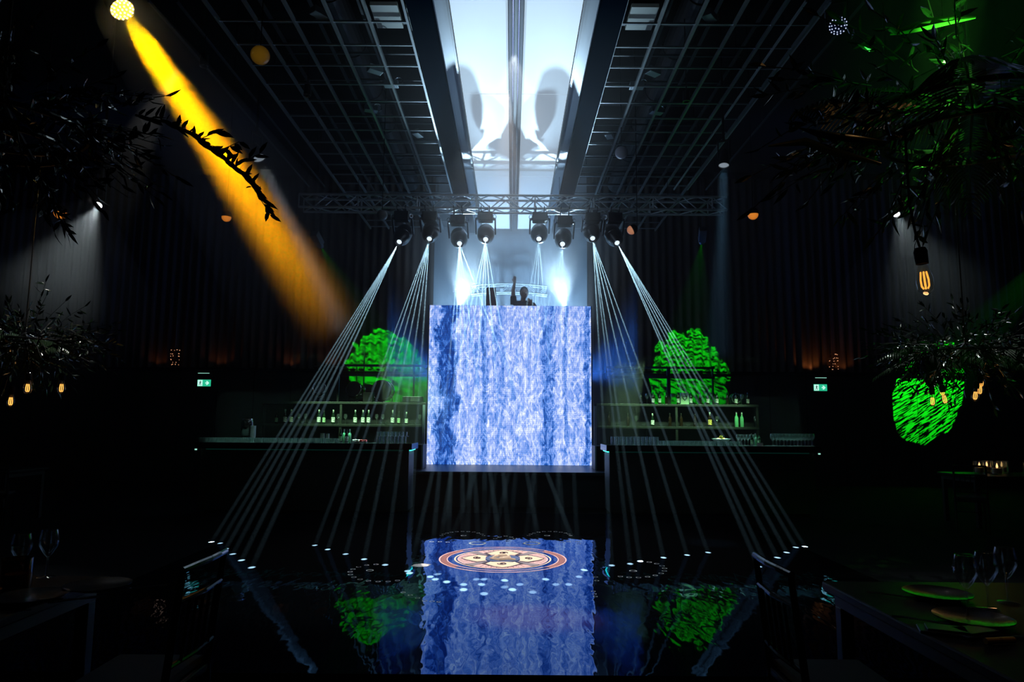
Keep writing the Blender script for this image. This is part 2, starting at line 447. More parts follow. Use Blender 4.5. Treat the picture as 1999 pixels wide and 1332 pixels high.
mb = MB(); ringpoly(mb, 0, 0, 0.001, MR * 0.275, 0.002, 40); hub = mb.build('centre_disc', mat('steel blue gobo light', (0.07, 0.11, 0.22), 0.4), mand)
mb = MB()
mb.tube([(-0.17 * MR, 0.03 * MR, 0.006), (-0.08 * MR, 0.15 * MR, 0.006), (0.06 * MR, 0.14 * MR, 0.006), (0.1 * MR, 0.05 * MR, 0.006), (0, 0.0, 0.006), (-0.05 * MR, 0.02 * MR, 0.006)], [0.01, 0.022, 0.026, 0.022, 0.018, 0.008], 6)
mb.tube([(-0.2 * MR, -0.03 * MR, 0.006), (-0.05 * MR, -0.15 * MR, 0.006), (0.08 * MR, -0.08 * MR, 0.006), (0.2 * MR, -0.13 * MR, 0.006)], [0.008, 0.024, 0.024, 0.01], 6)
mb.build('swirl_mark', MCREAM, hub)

RINGW = mat('white ring inlay', (0.85, 0.85, 0.85), 0.7, spec=0.1)
def ring_inlay(pts, label, group=None):
    """pts: (px, py, px width of the ring)"""
    c = at_z(pts[0][0], pts[0][1], ZD)
    t = thing('floor_ornament', label, 'floor ornament', (c.x, c.y, ZD), group=group)
    for px, py, wpx in pts:
        q = at_z(px, py, ZD); r = (at_z(px + wpx / 2, py, ZD).x - q.x)
        mb = MB(); ringpoly(mb, q.x - c.x, q.y - c.y, r * 0.78, r, 0, 20); mb.build('ring', RINGW, t)
def arc(cx, cyy, rx, ry, a0, a1, n, w):
    return [(cx + rx * math.cos(R(a0 + (a1 - a0) * i / (n - 1))), cyy - ry * math.sin(R(a0 + (a1 - a0) * i / (n - 1))), w) for i in range(n)]
ring_inlay(arc(903, 1048, 42, 10, 168, 12, 11, 7) + [(905, 1046, 11)], 'arc of small white floor rings left of centre beyond the mandala')
ring_inlay(arc(1073, 1048, 42, 10, 168, 12, 11, 7) + [(1068, 1046, 11)], 'arc of small white floor rings right of centre beyond the mandala')
ring_inlay([(967, 1052, 8), (975, 1049, 8), (987, 1047, 8), (998, 1049, 8), (1005, 1052, 8)], 'chevron of five white floor rings straight beyond the mandala')
ring_inlay([(932, 1061, 34)], 'large thin white floor ring touching the upper left edge of the mandala')
ring_inlay([(1038, 1061, 34)], 'large thin white floor ring touching the upper right edge of the mandala')
ring_inlay([(843, 1058, 9), (859, 1058, 8), (874, 1059, 8)], 'short row of floor rings at the left corner of the reflected screen')
ring_inlay([(1097, 1059, 8), (1110, 1058, 9), (1127, 1058, 9), (1130, 1062, 8)], 'short row of floor rings at the right corner of the reflected screen')
ring_inlay([(838, 1135, 9)] + [(787 + i * 14, 1157 + 4.5 * min(i, 3) + i, 10) for i in range(6)], 'curved row of floor rings left of the reflected screen')
ring_inlay([(1163, 1127, 9), (1165, 1134, 9)] + [(1158 + 2 * i, 1155 + 5 * i, 9) for i in range(3)], 'stack of floor rings right of the reflected screen')
ring_inlay(arc(745, 1119, 62, 17, 100, 300, 12, 10) + [(722, 1114, 15)], 'wide faint ring of floor circles left of the dance floor')
ring_inlay(arc(1240, 1112, 58, 16, 80, -120, 12, 10) + [(1236, 1115, 15)], 'wide faint ring of floor circles right of the dance floor')
# one striped oval
q = at_z(822, 1104, ZD); rr = at_z(838, 1104, ZD).x - q.x
t = thing('floor_ornament', 'striped white oval floor ornament beside the left edge of the reflected screen', 'floor ornament', (q.x, q.y, ZD))
mb = MB(); ringpoly(mb, 0, 0, rr * 0.9, rr, 0, 24); mb.build('ring', RINGW, t)
mb = MB()
for i in range(-3, 4):
    x = i * rr * 0.26; hh = math.sqrt(max(0, rr * rr - x * x)) * 0.85
    flat(mb, [(x - 0.013 + 0.02, hh), (x + 0.013 + 0.02, hh), (x + 0.013 - 0.02, -hh), (x - 0.013 - 0.02, -hh)])
mb.build('stripe_pattern', RINGW, t)

# ------------------------------------------------------------------ stage platform and LED wall
YS, YP = 14.1, 12.18
PX = 1.79; ZS = 0.614; YR = 16.5
st = thing('stage_platform', 'low black stage platform under the video wall', 'stage', (-0.03, (YP + YR) / 2, 0))
L = YR - YP
MB().box((0, 0, ZS - 0.03), (2 * PX, L, 0.06)).build('deck', mat('stage deck', (0.02, 0.025, 0.035), 0.35), st, bevel=0.008)
MB().box((0, 0.04, (ZS - 0.06) / 2), (2 * PX - 0.06, L - 0.1, ZS - 0.06)).build('skirt', mat('stage skirt', (0.02, 0.022, 0.028), 0.6), st)
MB().box((0, -L / 2 + 0.004, ZS - 0.04), (2 * PX - 0.02, 0.02, 0.025)).build('edge_trim', SATIN, st)
ris = thing('dj_riser', 'raised DJ booth platform hidden behind the video wall', 'riser', (-0.03, 15.2, ZS))
MB().box((0, 0, 0.90), (2.8, 1.6, 1.80)).build('body', MATTE, ris)
MB().box((0, 0, 1.83), (2.84, 1.64, 0.06)).build('deck', BLACK, ris)

def screen_mat():
    mt = bpy.data.materials.new('video wall waterfall'); mt.use_nodes = True
    nt = mt.node_tree; b = nt.nodes['Principled BSDF']; N = nt.nodes.new; Lk = nt.links.new
    b.inputs['Base Color'].default_value = (0.01, 0.01, 0.012, 1); b.inputs['Roughness'].default_value = 0.6
    tc0 = N('ShaderNodeTexCoord'); tcs = N('ShaderNodeMapping'); tcs.inputs['Scale'].default_value = (1 / 1.115,) * 3; Lk(tc0.outputs['Object'], tcs.inputs[0])
    class tc: outputs = {'Object': tcs.outputs[0]}
    sp = N('ShaderNodeSeparateXYZ'); Lk(tcs.outputs[0], sp.inputs[0])
    def math_(op, a, bb=None, c=None):
        n = N('ShaderNodeMath'); n.operation = op
        for i, v in enumerate((a, bb, c)):
            if v is None: continue
            if isinstance(v, (int, float)): n.inputs[i].default_value = v
            else: Lk(v, n.inputs[i])
        return n.outputs[0]
    def noise(sx, sz, scale, detail=3, dist=0.0, off=0.0, rough=0.55):
        mp = N('ShaderNodeMapping'); mp.inputs['Scale'].default_value = (sx, 1, sz); mp.inputs['Location'].default_value = (off, 0, off * 0.7)
        Lk(tc.outputs['Object'], mp.inputs[0]); n = N('ShaderNodeTexNoise'); n.inputs['Scale'].default_value = scale
        n.inputs['Detail'].default_value = detail; n.inputs['Distortion'].default_value = dist; n.inputs['Roughness'].default_value = rough
        Lk(mp.outputs[0], n.inputs['Vector']); return n.outputs['Fac']
    foam = noise(1.0, 0.42, 13, 5, 0.9, 1.3, 0.66)
    mid = noise(1.0, 0.16, 3.2, 3, 0.3, 4.1)
    wob = noise(0.25, 1.0, 1.7, 3, 0.0, 8.0)
    fine = noise(1.0, 0.5, 34, 3, 0.4, 2.0)
    streak = noise(1.0, 0.025, 9, 2, 0.0, 6.0)
    # dark falling channels: (centre x, half width, wobble, depth)
    tot = None
    wc = math_('SUBTRACT', wob, 0.5)
    fo = math_('MULTIPLY', math_('SUBTRACT', foam, 0.5), 0.55)
    for cx, w, wb, dep in ((-1.17, 0.17, 0.55, 0.50), (-0.46, 0.06, 0.25, 0.26), (0.70, 0.11, 0.18, 0.32), (1.02, 0.03, 0.3, 0.22), (1.43, 0.06, 0.2, 0.34), (-0.20, 0.10, 0.3, 0.12)):
        x = math_('ADD', math_('SUBTRACT', sp.outputs['X'], cx), math_('MULTIPLY', wc, wb))
        a = math_('ABSOLUTE', x)
        a = math_('ADD', a, math_('MULTIPLY', fo, w * 1.6))
        g = N('ShaderNodeMapRange'); g.interpolation_type = 'SMOOTHSTEP'
        g.inputs[1].default_value = w * 0.5; g.inputs[2].default_value = w * 1.35; g.inputs[3].default_value = dep; g.inputs[4].default_value = 0.0
        Lk(a, g.inputs[0]); tot = g.outputs[0] if tot is None else math_('MAXIMUM', tot, g.outputs[0])
    v = math_('ADD', math_('MULTIPLY', foam, 1.35), math_('MULTIPLY', mid, 0.5))
    v = math_('ADD', v, math_('MULTIPLY', math_('SUBTRACT', fine, 0.5), 0.55))
    v = math_('ADD', v, math_('MULTIPLY', math_('SUBTRACT', streak, 0.5), 0.35))
    web = noise(1.0, 0.45, 5.5, 4, 1.6, 11.0, 0.6)
    rid = math_('SUBTRACT', 1.0, math_('MULTIPLY', math_('ABSOLUTE', math_('SUBTRACT', web, 0.5)), 16.0))
    rid = math_('MULTIPLY', math_('MAXIMUM', rid, 0.0), 0.26)
    v = math_('ADD', v, rid)
    v = math_('SUBTRACT', v, math_('ADD', tot, 0.335))
    cr = N('ShaderNodeValToRGB'); el = cr.color_ramp.elements
    el[0].position = 0.0; el[0].color = (0.004, 0.03, 0.20, 1); el[1].position = 1.0; el[1].color = (0.80, 0.84, 1.0, 1)
    for p, c in ((0.22, (0.012, 0.085, 0.40)), (0.42, (0.09, 0.23, 0.68)), (0.60, (0.24, 0.36, 0.80)), (0.80, (0.46, 0.56, 0.92))):
        e = el.new(p); e.color = (*c, 1)
    Lk(v, cr.inputs['Fac'])
    # pixel grid of the LED modules
    def grid(s):
        f = math_('FRACT', math_('MULTIPLY', s, 26.67))
        return math_('GREATER_THAN', f, 0.16)
    gm = math_('MULTIPLY_ADD', math_('MULTIPLY', grid(sp.outputs['X']), grid(sp.outputs['Z'])), 0.30, 0.70)
    st_ = math_('MULTIPLY', gm, 1.38)
    Lk(cr.outputs['Color'], b.inputs['Emission Color']); Lk(st_, b.inputs['Emission Strength'])
    mt.cycles.emission_sampling = 'FRONT'
    return mt
SCK = 1.115; SW, SH = 3.35, at_y(1000, 597, 14.1).z - 0.614
scr = thing('video_wall', 'large square LED video wall showing a blue waterfall', 'screen', (-0.04, YS, ZS))
MB().add([(-SW / 2, 0, 0), (SW / 2, 0, 0), (SW / 2, 0, SH), (-SW / 2, 0, SH)], [(0, 1, 2, 3)]).build('display_face', screen_mat(), scr)
MB().box((0, 0.07, SH / 2), (SW, 0.13, SH)).build('cabinet', BLACK, scr)
fr = MB()
for sx in (-1, 1):
    fr.box((sx * (SW / 2 + 0.012), 0.06, SH / 2), (0.02, 0.15, SH))
fr.build('side_frame', SATIN, scr)

for sx, lab in ((-1, 'black speaker box with metal corner left of the video wall'), (1, 'black speaker box with metal corner right of the video wall')):
    sp_ = thing('subwoofer', lab, 'speaker', (-0.04 + sx * (SW / 2 + 0.10), 13.0, ZS), 0)
    # stands on the deck corner; kept clear of the bar end
    MB().box((-sx * 0.10, 0, 0.22), (0.20, 0.5, 0.44)).build('cabinet', BLACK, sp_, bevel=0.01)
    MB().box((-sx * 0.10, -0.255, 0.22), (0.17, 0.012, 0.38)).build('grille', SATIN, sp_)
    MB().box((-sx * 0.185, -0.255, 0.22), (0.03, 0.02, 0.44)).build('corner_strip', mat('blue grey steel', (0.3, 0.36, 0.4), 0.35, 0.6), sp_)
    pl = thing('door_edge_panel', ('narrow grey upright panel at the left edge of the video wall' if sx < 0 else 'narrow grey upright panel at the right edge of the video wall'), 'panel', (-0.04 + sx * (SW / 2 + 0.062), 14.0, ZS))
    MB().box((0, 0, 0.6), (0.05, 0.04, 1.2)).build('board', mat('blue grey steel'), pl)
    MB().box((sx * 0.03, 0, 0.6), (0.012, 0.05, 1.2)).build('edge_strip', SATIN, pl)

# ------------------------------------------------------------------ ceiling panel with mullions
ZG = 6.2
YA, YE = 5.2, 16.5
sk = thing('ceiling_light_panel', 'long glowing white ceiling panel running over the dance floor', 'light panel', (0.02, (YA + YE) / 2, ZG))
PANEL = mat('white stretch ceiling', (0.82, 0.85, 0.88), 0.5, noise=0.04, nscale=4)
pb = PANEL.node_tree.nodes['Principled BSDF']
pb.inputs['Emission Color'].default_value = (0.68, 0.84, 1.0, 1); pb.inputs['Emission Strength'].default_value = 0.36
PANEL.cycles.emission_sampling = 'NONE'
Ls = YE - YA; c0 = (YA + YE) / 2
joints = [YA, 6.09, 9.46, 12.83, YE]
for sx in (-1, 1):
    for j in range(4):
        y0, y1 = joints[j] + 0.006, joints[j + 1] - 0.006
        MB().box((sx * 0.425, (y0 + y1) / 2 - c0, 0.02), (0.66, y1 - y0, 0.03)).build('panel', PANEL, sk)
    MB().box((sx * 0.777, 0, 0.0), (0.03, Ls, 0.06)).build('frame_bar', SATIN, sk)
    MB().box((sx * 0.87, 0, 0.03), (0.155, Ls, 0.02)).build('side_glass', mat('frosted side glass', (0.15, 0.18, 0.23), 0.3), sk)
    MB().box((sx * 1.09, 0, -0.02), (0.28, Ls, 0.16)).build('side_beam', mat('dark blue beam', (0.003, 0.009, 0.017), 0.9, spec=0.0), sk)
for x, w, mm in ((0, 0.05, mat('dark mullion', (0.02, 0.03, 0.04), 0.35)), (-0.062, 0.05, SATIN), (0.062, 0.05, SATIN), (-0.034, 0.012, CHROME), (0.034, 0.012, CHROME)):
    MB().box((x, 0, -0.02 - (0.02 if w < 0.03 else 0)), (w, Ls, 0.06)).build('mullion', mm, sk)

# ------------------------------------------------------------------ hung ceiling grids
def ceiling_grid(sx, label, x0, nx, seed):
    r2 = random.Random(seed)
    g = thing('ceiling_grid', label, 'ceiling grid', (sx * (x0 + 0.449 * (nx - 1) / 2), c0, ZG))
    ox = -(x0 + 0.449 * (nx - 1) / 2)
    Y0 = 4.7 * 1.633
    for i in range(nx):
        x = sx * (x0 + 0.449 * i + ox)
        MB().box((x, 0, 0), (0.030, Ls, 0.05)).build('long_bar', STEEL, g)
    k = -4
    while True:
        y = Y0 + 0.512 * k
        if y > YE - 0.1: break
        if y > YA: MB().box((0, y - c0, 0.012), (0.449 * (nx - 1), 0.022, 0.022)).build('cross_bar', STEEL, g)
        k += 1
    return g
ceiling_grid(-1, 'hung steel ceiling grid left of the glowing ceiling panel', 1.262, 6, 1)
ceiling_grid(1, 'hung steel ceiling grid right of the glowing ceiling panel', 1.262, 6, 2)
def upper_grid(sx, label):
    g = thing('upper_ceiling_rails', label, 'ceiling rails', (sx * 2.4, c0, ZG + 0.55))
    for i in range(4): MB().box((sx * (-1.05 + 0.62 * i), 0, 0), (0.03, Ls, 0.05)).build('rail', DULL, g)
    for k in range(13): MB().box((sx * -0.12, -Ls / 2 + 0.3 + 0.78 * k, 0.03), (2.0, 0.03, 0.03)).build('tie_bar', DULL, g)
    for k in range(4):
        MB().tube([(sx * -0.9, -Ls / 2 + 0.6 + 2.6 * k, 0), (sx * -0.9, -Ls / 2 + 0.6 + 2.6 * k, 1.05)], 0.008, 6).build('hanger', SATIN, g)
upper_grid(-1, 'second set of steel rails above the left ceiling grid')
upper_grid(1, 'second set of steel rails above the right ceiling grid')
# pale vents, ducts and small boxes above the grids
VENT = mat('pale vent cover', (0.8, 0.88, 0.8), 0.6)
for sx in (-1, 1):
    side = 'left' if sx < 0 else 'right'
    for nm, x, y, w, d, lab in (('air_vent', 1.62, 8.2, 0.34, 0.5, 'square pale air vent above the %s ceiling grid'), ('air_vent', 1.30, 8.25, 0.16, 0.5, 'narrow pale air vent beside the %s ceiling beam')):
        v = thing(nm, lab % side, 'vent', (sx * x, y, ZG + 0.42))
        MB().box((0, 0, 0), (w, d, 0.05)).build('cover', VENT, v)
        MB().box((0, 0, 0.06), (w * 0.8, d * 0.8, 0.08)).build('neck', SATIN, v)
    d = thing('air_duct', 'dark round air duct above the %s ceiling grid' % side, 'duct', (sx * 2.5, c0, ZG + 1.05))
    MB().tube([(0, -Ls / 2 + 0.2, 0), (0, Ls / 2 - 0.3, 0)], 0.2, 20).build('pipe', mat('dull dark duct', (0.02, 0.022, 0.026), 0.6), d)
    for k in range(7): MB().torus((0, -Ls / 2 + 0.6 + 1.4 * k, 0), 0.203, 0.012, 24, 6, Matrix.Rotation(PI / 2, 3, 'X')).build('band', SATIN, d)
    for k, (x, y) in enumerate(((1.75, 9.3), (2.2, 10.1), (1.9, 8.9), (2.3, 7.6), (1.6, 11.0))):
        b = thing('driver_box', 'small dark driver box with a cable loop above the %s grid' % side, 'driver box', (sx * x, y, ZG + 0.066), 0.3 * k, 'driver boxes above the %s grid' % side)
        MB().box((0, 0, 0), (0.2, 0.12, 0.08)).build('case', mat('blue grey steel'), b, bevel=0.006)
        MB().torus((0.1, 0.02, 0.045), 0.06, 0.006, 18, 5, Matrix.Rotation(PI / 2, 3, 'X')).build('cable', CHROME, b)

# thin track rails farther out, parallel to the grid
def track(px0, py0, label, z=6.2, y1=13.5, mm=DULL):
    p = at_z(px0, py0, z); y0 = p.y
    t = thing('track_rail', label, 'track rail', (p.x, y0, z))
    MB().box((0, (y1 - y0) / 2, 0), (0.022, y1 - y0, 0.03)).build('rail', mm, t)
    for k in range(3): MB().tube([(0, (y1 - y0) * (0.1 + 0.4 * k), 0), (0, (y1 - y0) * (0.1 + 0.4 * k), ZC - z - 0.01)], 0.005, 5).build('hanger', SATIN, t)
track(1574, 2, 'thin bright ceiling rail nearest the right grid', mm=ALU)
track(1622, 2, 'second thin ceiling rail out from the right grid', mm=ALU)
track(1688, 2, 'outermost thin ceiling rail on the right')
track(290, 2, 'outermost thin ceiling rail on the left, beside the yellow beam')
track(345, 2, 'thin ceiling rail between yellow beam and left grid')

# ------------------------------------------------------------------ lighting truss
def truss(name, label, x0, x1, y, z, w, h, pitch, rr=0.024, parent_loc=None, arcs=0.0):
    cx = (x0 + x1) / 2
    t = thing(name, label, 'truss', (cx, y, z))
    hz = lambda x: arcs * (1 - ((x - cx) / ((x1 - x0) / 2)) ** 2)
    n = max(2, int(round((x1 - x0) / pitch)))
    xs = [x0 + (x1 - x0) * i / n for i in range(n + 1)]
    for dy in (-w / 2, w / 2):
        for dz in (-h / 2, h / 2):
            MB().tube([(x - cx, dy, dz + hz(x)) for x in xs], rr, 10).build('chord', ALU, t)
    for dy in (-w / 2, w / 2):
        b = MB()
        for i in range(n):
            s = 1 if i % 2 == 0 else -1
            b.tube([(xs[i] - cx, dy, s * h / 2 + hz(xs[i])), (xs[i + 1] - cx, dy, -s * h / 2 + hz(xs[i + 1]))], rr * 0.5, 6)
        b.build('lattice', ALU, t)
    for dz in (-h / 2, h / 2):
        b = MB()
        for i in range(n):
            s = 1 if i % 2 == 0 else -1
            b.tube([(xs[i] - cx, s * w / 2, dz + hz(xs[i])), (xs[i + 1] - cx, -s * w / 2, dz + hz(xs[i + 1]))], rr * 0.5, 6)
        b.build('lattice', ALU, t)
    b = MB()
    for i in range(0, n + 1, 4):
        for dy in (-w / 2, w / 2): b.tube([(xs[i] - cx, dy, -h / 2 + hz(xs[i])), (xs[i] - cx, dy, h / 2 + hz(xs[i]))], rr * 0.6, 6)
    b.build('upright_frame', ALU, t)
    return t
YT = 12.9
ztop = at_y(1000, 382, YT - 0.15).z; zbot = at_y(1000, 407, YT - 0.15).z
ZT = (ztop + zbot) / 2; HT = ztop - zbot
tr = truss('lighting_truss', 'long aluminium lighting truss holding the moving heads above the stage', -4.1, 4.1, YT, ZT, 0.31, HT, 0.28)
for x in (-3.0, 0.9, 3.0):
    MB().tube([(x, 0, HT / 2), (x, 0, ZC - ZT - 0.005)], 0.006, 6).build('steel_cable', SATIN, tr)
zd = at_y(1000, 567, 16.25).z
dt = truss('backstage_truss', 'short arched white truss standing behind the DJ', at_y(920, 567, 16.25).x, at_y(1068, 567, 16.25).x, 16.25, zd - 0.02, 0.24, 0.20, 0.22, 0.02, arcs=0.06)
for x in (-0.62, 0.62):
    MB().tube([(x, 0.0, -0.1), (x, 0.0, ZS + 0.02 - zd)], 0.03, 8).build('leg', ALU, dt)
MB().box((-0.18, -0.14, 0.0), (0.07, 0.02, 0.07)).build('clamp_plate', mat('white plate', (0.85, 0.85, 0.85), 0.4), dt)

# ------------------------------------------------------------------ moving heads
HEADS = [
 ('at the far left end of the row', (779, 473), [(418, 1050), (430, 1060), (441, 1071), (455, 1081), (472, 1093), (492, 1107)], 0.0, 1.0),
 ('second from the left of the row', (838, 467), [(615, 1064), (640, 1072), (675, 1081), (711, 1091), (752, 1102), (796, 1114)], 0.0, 1.0),
 ('third from the left, hanging lower', (897, 476), [(840, 1125), (872, 1135), (905, 1140), (940, 1140), (985, 1132), (1140, 1112)], -0.07, 1.0),
 ('fourth from the left, over the video wall', (948, 468), [(800, 1118), (850, 1130), (905, 1150), (945, 1158), (1000, 1150), (1065, 1130)], 0.0, 1.0),
 ('fourth from the right, over the video wall', (1052, 467), [(930, 1130), (985, 1145), (1040, 1155), (1110, 1140)], 0.0, 0.5),
 ('third from the right, hanging lower', (1098, 477), [(855, 1120), (945, 1130), (1015, 1140), (1085, 1140), (1130, 1125)], -0.07, 0.5),
 ('second from the right of the row', (1157, 466), [(1194, 1103), (1230, 1100), (1249, 1095), (1295, 1088), (1341, 1083), (1382, 1078)], 0.0, 1.0),
 ('at the far right end of the row', (1205, 475), [(1480, 1105), (1494, 1099), (1517, 1088), (1535, 1078), (1553, 1068), (1566, 1059)], 0.0, 1.1),
]
LENS = emit('lit lens', (0.72, 0.86, 1.0), 1.3)
HBODY = mat('moving head shell', (0.01, 0.011, 0.013), 0.3, spec=0.6, coat=0.3)
RIMW = mat('polished rim', (0.8, 0.84, 0.9), 0.18, 1.0)
def moving_head(lab, lens_px, targets, dz, power):
    Y = YT - 0.02
    L_ = at_y(*lens_px, Y)                            # lens centre
    tg = [at_z(tx, ty, 0.045) for tx, ty in targets]
    mean = sum(tg, Vector()) / len(tg)
    d = (mean - L_).normalized()
    piv = L_ - d * 0.36                               # tilt pivot
    top = ZT - HT / 2 - 0.03
    root = thing('moving_head', 'black moving head light ' + lab, 'stage light', (piv.x, Y, top))
    off = Vector((piv.x, Y, top))
    MB().box((0, 0, -0.11 + dz), (0.29, 0.22, 0.18)).build('base', HBODY, root, bevel=0.02)
    cl = MB()
    for sx in (-0.08, 0.08):
        cl.tube([(sx, 0, -0.02 + dz), (sx, 0, 0.03)], 0.012, 6)
        cl.torus((sx, -0.13, 0.045), 0.032, 0.009, 16, 6, Matrix.Rotation(PI / 2, 3, 'Y'))
        cl.bar((sx, -0.13, 0.02), (sx, 0, 0.0), 0.02)
    cl.build('clamp', SATIN, root)
    pz = piv.z - top
    yk = MB(); yk.box((0, 0, -0.145 + dz), (0.39, 0.1, 0.035))
    for sx in (-1, 1): yk.bar((sx * 0.188, 0, -0.14 + dz), (sx * 0.188, piv.y - Y, pz - 0.02), 0.03, 0.09)
    yk.build('yoke', HBODY, root, bevel=0.012)
    for sx in (-1, 1):
        MB().torus((sx * 0.18, -0.055, -0.11 + dz), 0.035, 0.007, 18, 6, Matrix.Rotation(PI / 2, 3, 'X') @ Matrix.Rotation(R(35 * sx), 3, 'Y')).build('handle', RIMW, root)
    rot = aim(d)
    o = piv - off
    hd = MB(); hd.lathe([(0.001, 0.17), (0.11, 0.17), (0.15, 0.11), (0.165, 0.03), (0.165, -0.15), (0.15, -0.23), (0.11, -0.32), (0.078, -0.37), (0.070, -0.37), (0.064, -0.345), (0.001, -0.345)], 28, o, rot)
    h = hd.build('head', HBODY, root, smooth=True, autosmooth=True)
    MB().torus(o + rot @ Vector((0, 0, -0.365)), 0.076, 0.006, 28, 6, rot).build('lens_rim', RIMW, h)
    MB().lathe([(0.001, -0.365), (0.03, -0.36), (0.048, -0.348)], 20, o, rot).build('lens', LENS, h)
    MB().torus(o + rot @ Vector((0, 0, -0.12)), 0.166, 0.004, 28, 6, rot, 0.3, PI - 0.3).build('trim_line', RIMW, h)
    src = piv + d * 0.39
    for i, q in enumerate(tg):
        pencil(spot('beam light', src, q, BEAMP * power * (0.75 + 0.5 * rnd.random()), 1.0, (0.46, 0.80, 1.0), 0.1, 0.0), 0.27)
for h in HEADS: moving_head(*h)
# ------------------------------------------------------------------ bars
ZB = 1.125; YBAR = 11.15
def bar_counter(x0, x1, inner, label):
    """inner: x of the end beside the stage"""
    cx = (x0 + x1) / 2; w = x1 - x0; s = 1 if inner > cx else -1
    t = thing('bar_counter', label, 'bar counter', (cx, YBAR, 0))
    MB().box((0, 0.38, ZB - 0.05), (w, 0.76, 0.10)).build('counter_top', mat('black stone top', (0.01, 0.011, 0.012), 0.12, spec=0.5), t, bevel=0.006)
    MB().box((0, 0.13, 0.56), (w - 0.12, 0.06, 1.02)).build('front_panel', mat('green black front', (0.012, 0.02, 0.014), 0.55, noise=0.6, nscale=6, bump=0.4, bscale=30), t)
    MB().box((s * (w / 2 - 0.09), 0.42, 0.56), (0.05, 0.6, 1.02)).build('end_panel', mat('grey end panel', (0.10, 0.13, 0.13), 0.5, noise=0.2, nscale=12), t)
    MB().box((0, 0.2, 0.05), (w - 0.3, 0.1, 0.1)).build('plinth', BLACK, t)
    MB().box((s * (w / 2 - 0.045), 0.40, ZB - 0.112), (0.02, 0.56, 0.015)).build('light_strip', emit('teal strip', (0.03, 0.85, 0.62), 3.2, True), t)
    MB().box((0, 0.085, ZB - 0.112), (w - 0.3, 0.012, 0.012)).build('under_strip', emit('dim teal strip', (0.02, 0.5, 0.36), 0.03), t)
    MB().box((-s * (w / 2 - 0.02), 0.01, ZB - 0.115), (0.03, 0.02, 0.02)).build('strip_end_cap', emit('strip end', (0.4, 0.9, 0.75), 0.9), t)
    return t
XL0, XL1 = at_y(380, 868, YBAR).x, at_y(804, 868, YBAR).x
XR0, XR1 = at_y(1184, 870, YBAR).x, at_y(1602, 876, YBAR).x
bar_counter(XL0, XL1, XL1, 'long black bar counter left of the stage')
bar_counter(XR0, XR1, XR0, 'long black bar counter right of the stage')

YK = 14.2
GREENW = mat('dark shelf wood', (0.02, 0.023, 0.02), 0.4, noise=0.4, nscale=8)
zsh1 = at_y(1000, 788 - 1, YK).z; zsh0 = at_y(1000, 831, YK).z; zr1 = at_y(1000, 716, YK + 0.2).z; zr2 = at_y(1000, 735, YK + 0.2).z
def back_bar(px0, px1, pxpost, pxr0, pxr1, label, poles):
    x0, x1 = at_y(px0, 800, YK).x, at_y(px1, 800, YK).x
    cx = (x0 + x1) / 2; w = x1 - x0
    t = thing('back_bar', label, 'bar shelf', (cx, YK, 0))
    MB().box((0, 0.17, 0.45), (w, 0.5, 0.9)).build('cabinet', WOODB, t)
    for k in range(6): MB().box((-w / 2 + w * (k + 0.5) / 6, -0.085, 0.45), (w / 6 - 0.02, 0.015, 0.82)).build('door', BLACK, t)
    MB().box((0, 0.17, zsh0 - 0.0225), (w, 0.34, 0.045)).build('shelf', GREENW, t, bevel=0.004)
    MB().box((0, 0.17, zsh1 - 0.0225), (w, 0.34, 0.045)).build('shelf', GREENW, t, bevel=0.004)
    xp = at_y(pxpost, 800, YK).x - cx
    for x in (-w / 2 + 0.03, xp, w / 2 - 0.03):
        MB().box((x, 0.04, (0.9 + zsh1 - 0.045) / 2), (0.045, 0.05, zsh1 - 0.045 - 0.9)).build('post', GREENW, t)
    MB().box((0, 0.345, (0.9 + zsh1 - 0.045) / 2), (w, 0.015, zsh1 - 0.045 - 0.9)).build('back_panel', BLACK, t)
    xa, xb = at_y(pxr0, 716, YK).x - cx, at_y(pxr1, 716, YK).x - cx
    for z in (zr1, zr2):
        MB().box(((xa + xb) / 2, 0.2, z), (xb - xa, 0.06, 0.045)).build('hanging_rail', BLACK, t)
    for pxp, wd in poles:
        x = at_y(pxp, 716, YK).x - cx
        MB().box((x, 0.2, (zsh1 + zr1) / 2), (wd, 0.05, zr1 - zsh1)).build('rail_post', BLACK, t)
    return t, cx
bl, bcx = back_bar(508, 832, 665, 655, 832, 'tall back bar shelving behind the left counter', ((657, 0.04), (806, 0.03)))
brr, brx = back_bar(1164, 1482, 1321, 1186, 1400, 'tall back bar shelving behind the right counter', ((1309, 0.07), (1396, 0.03)))

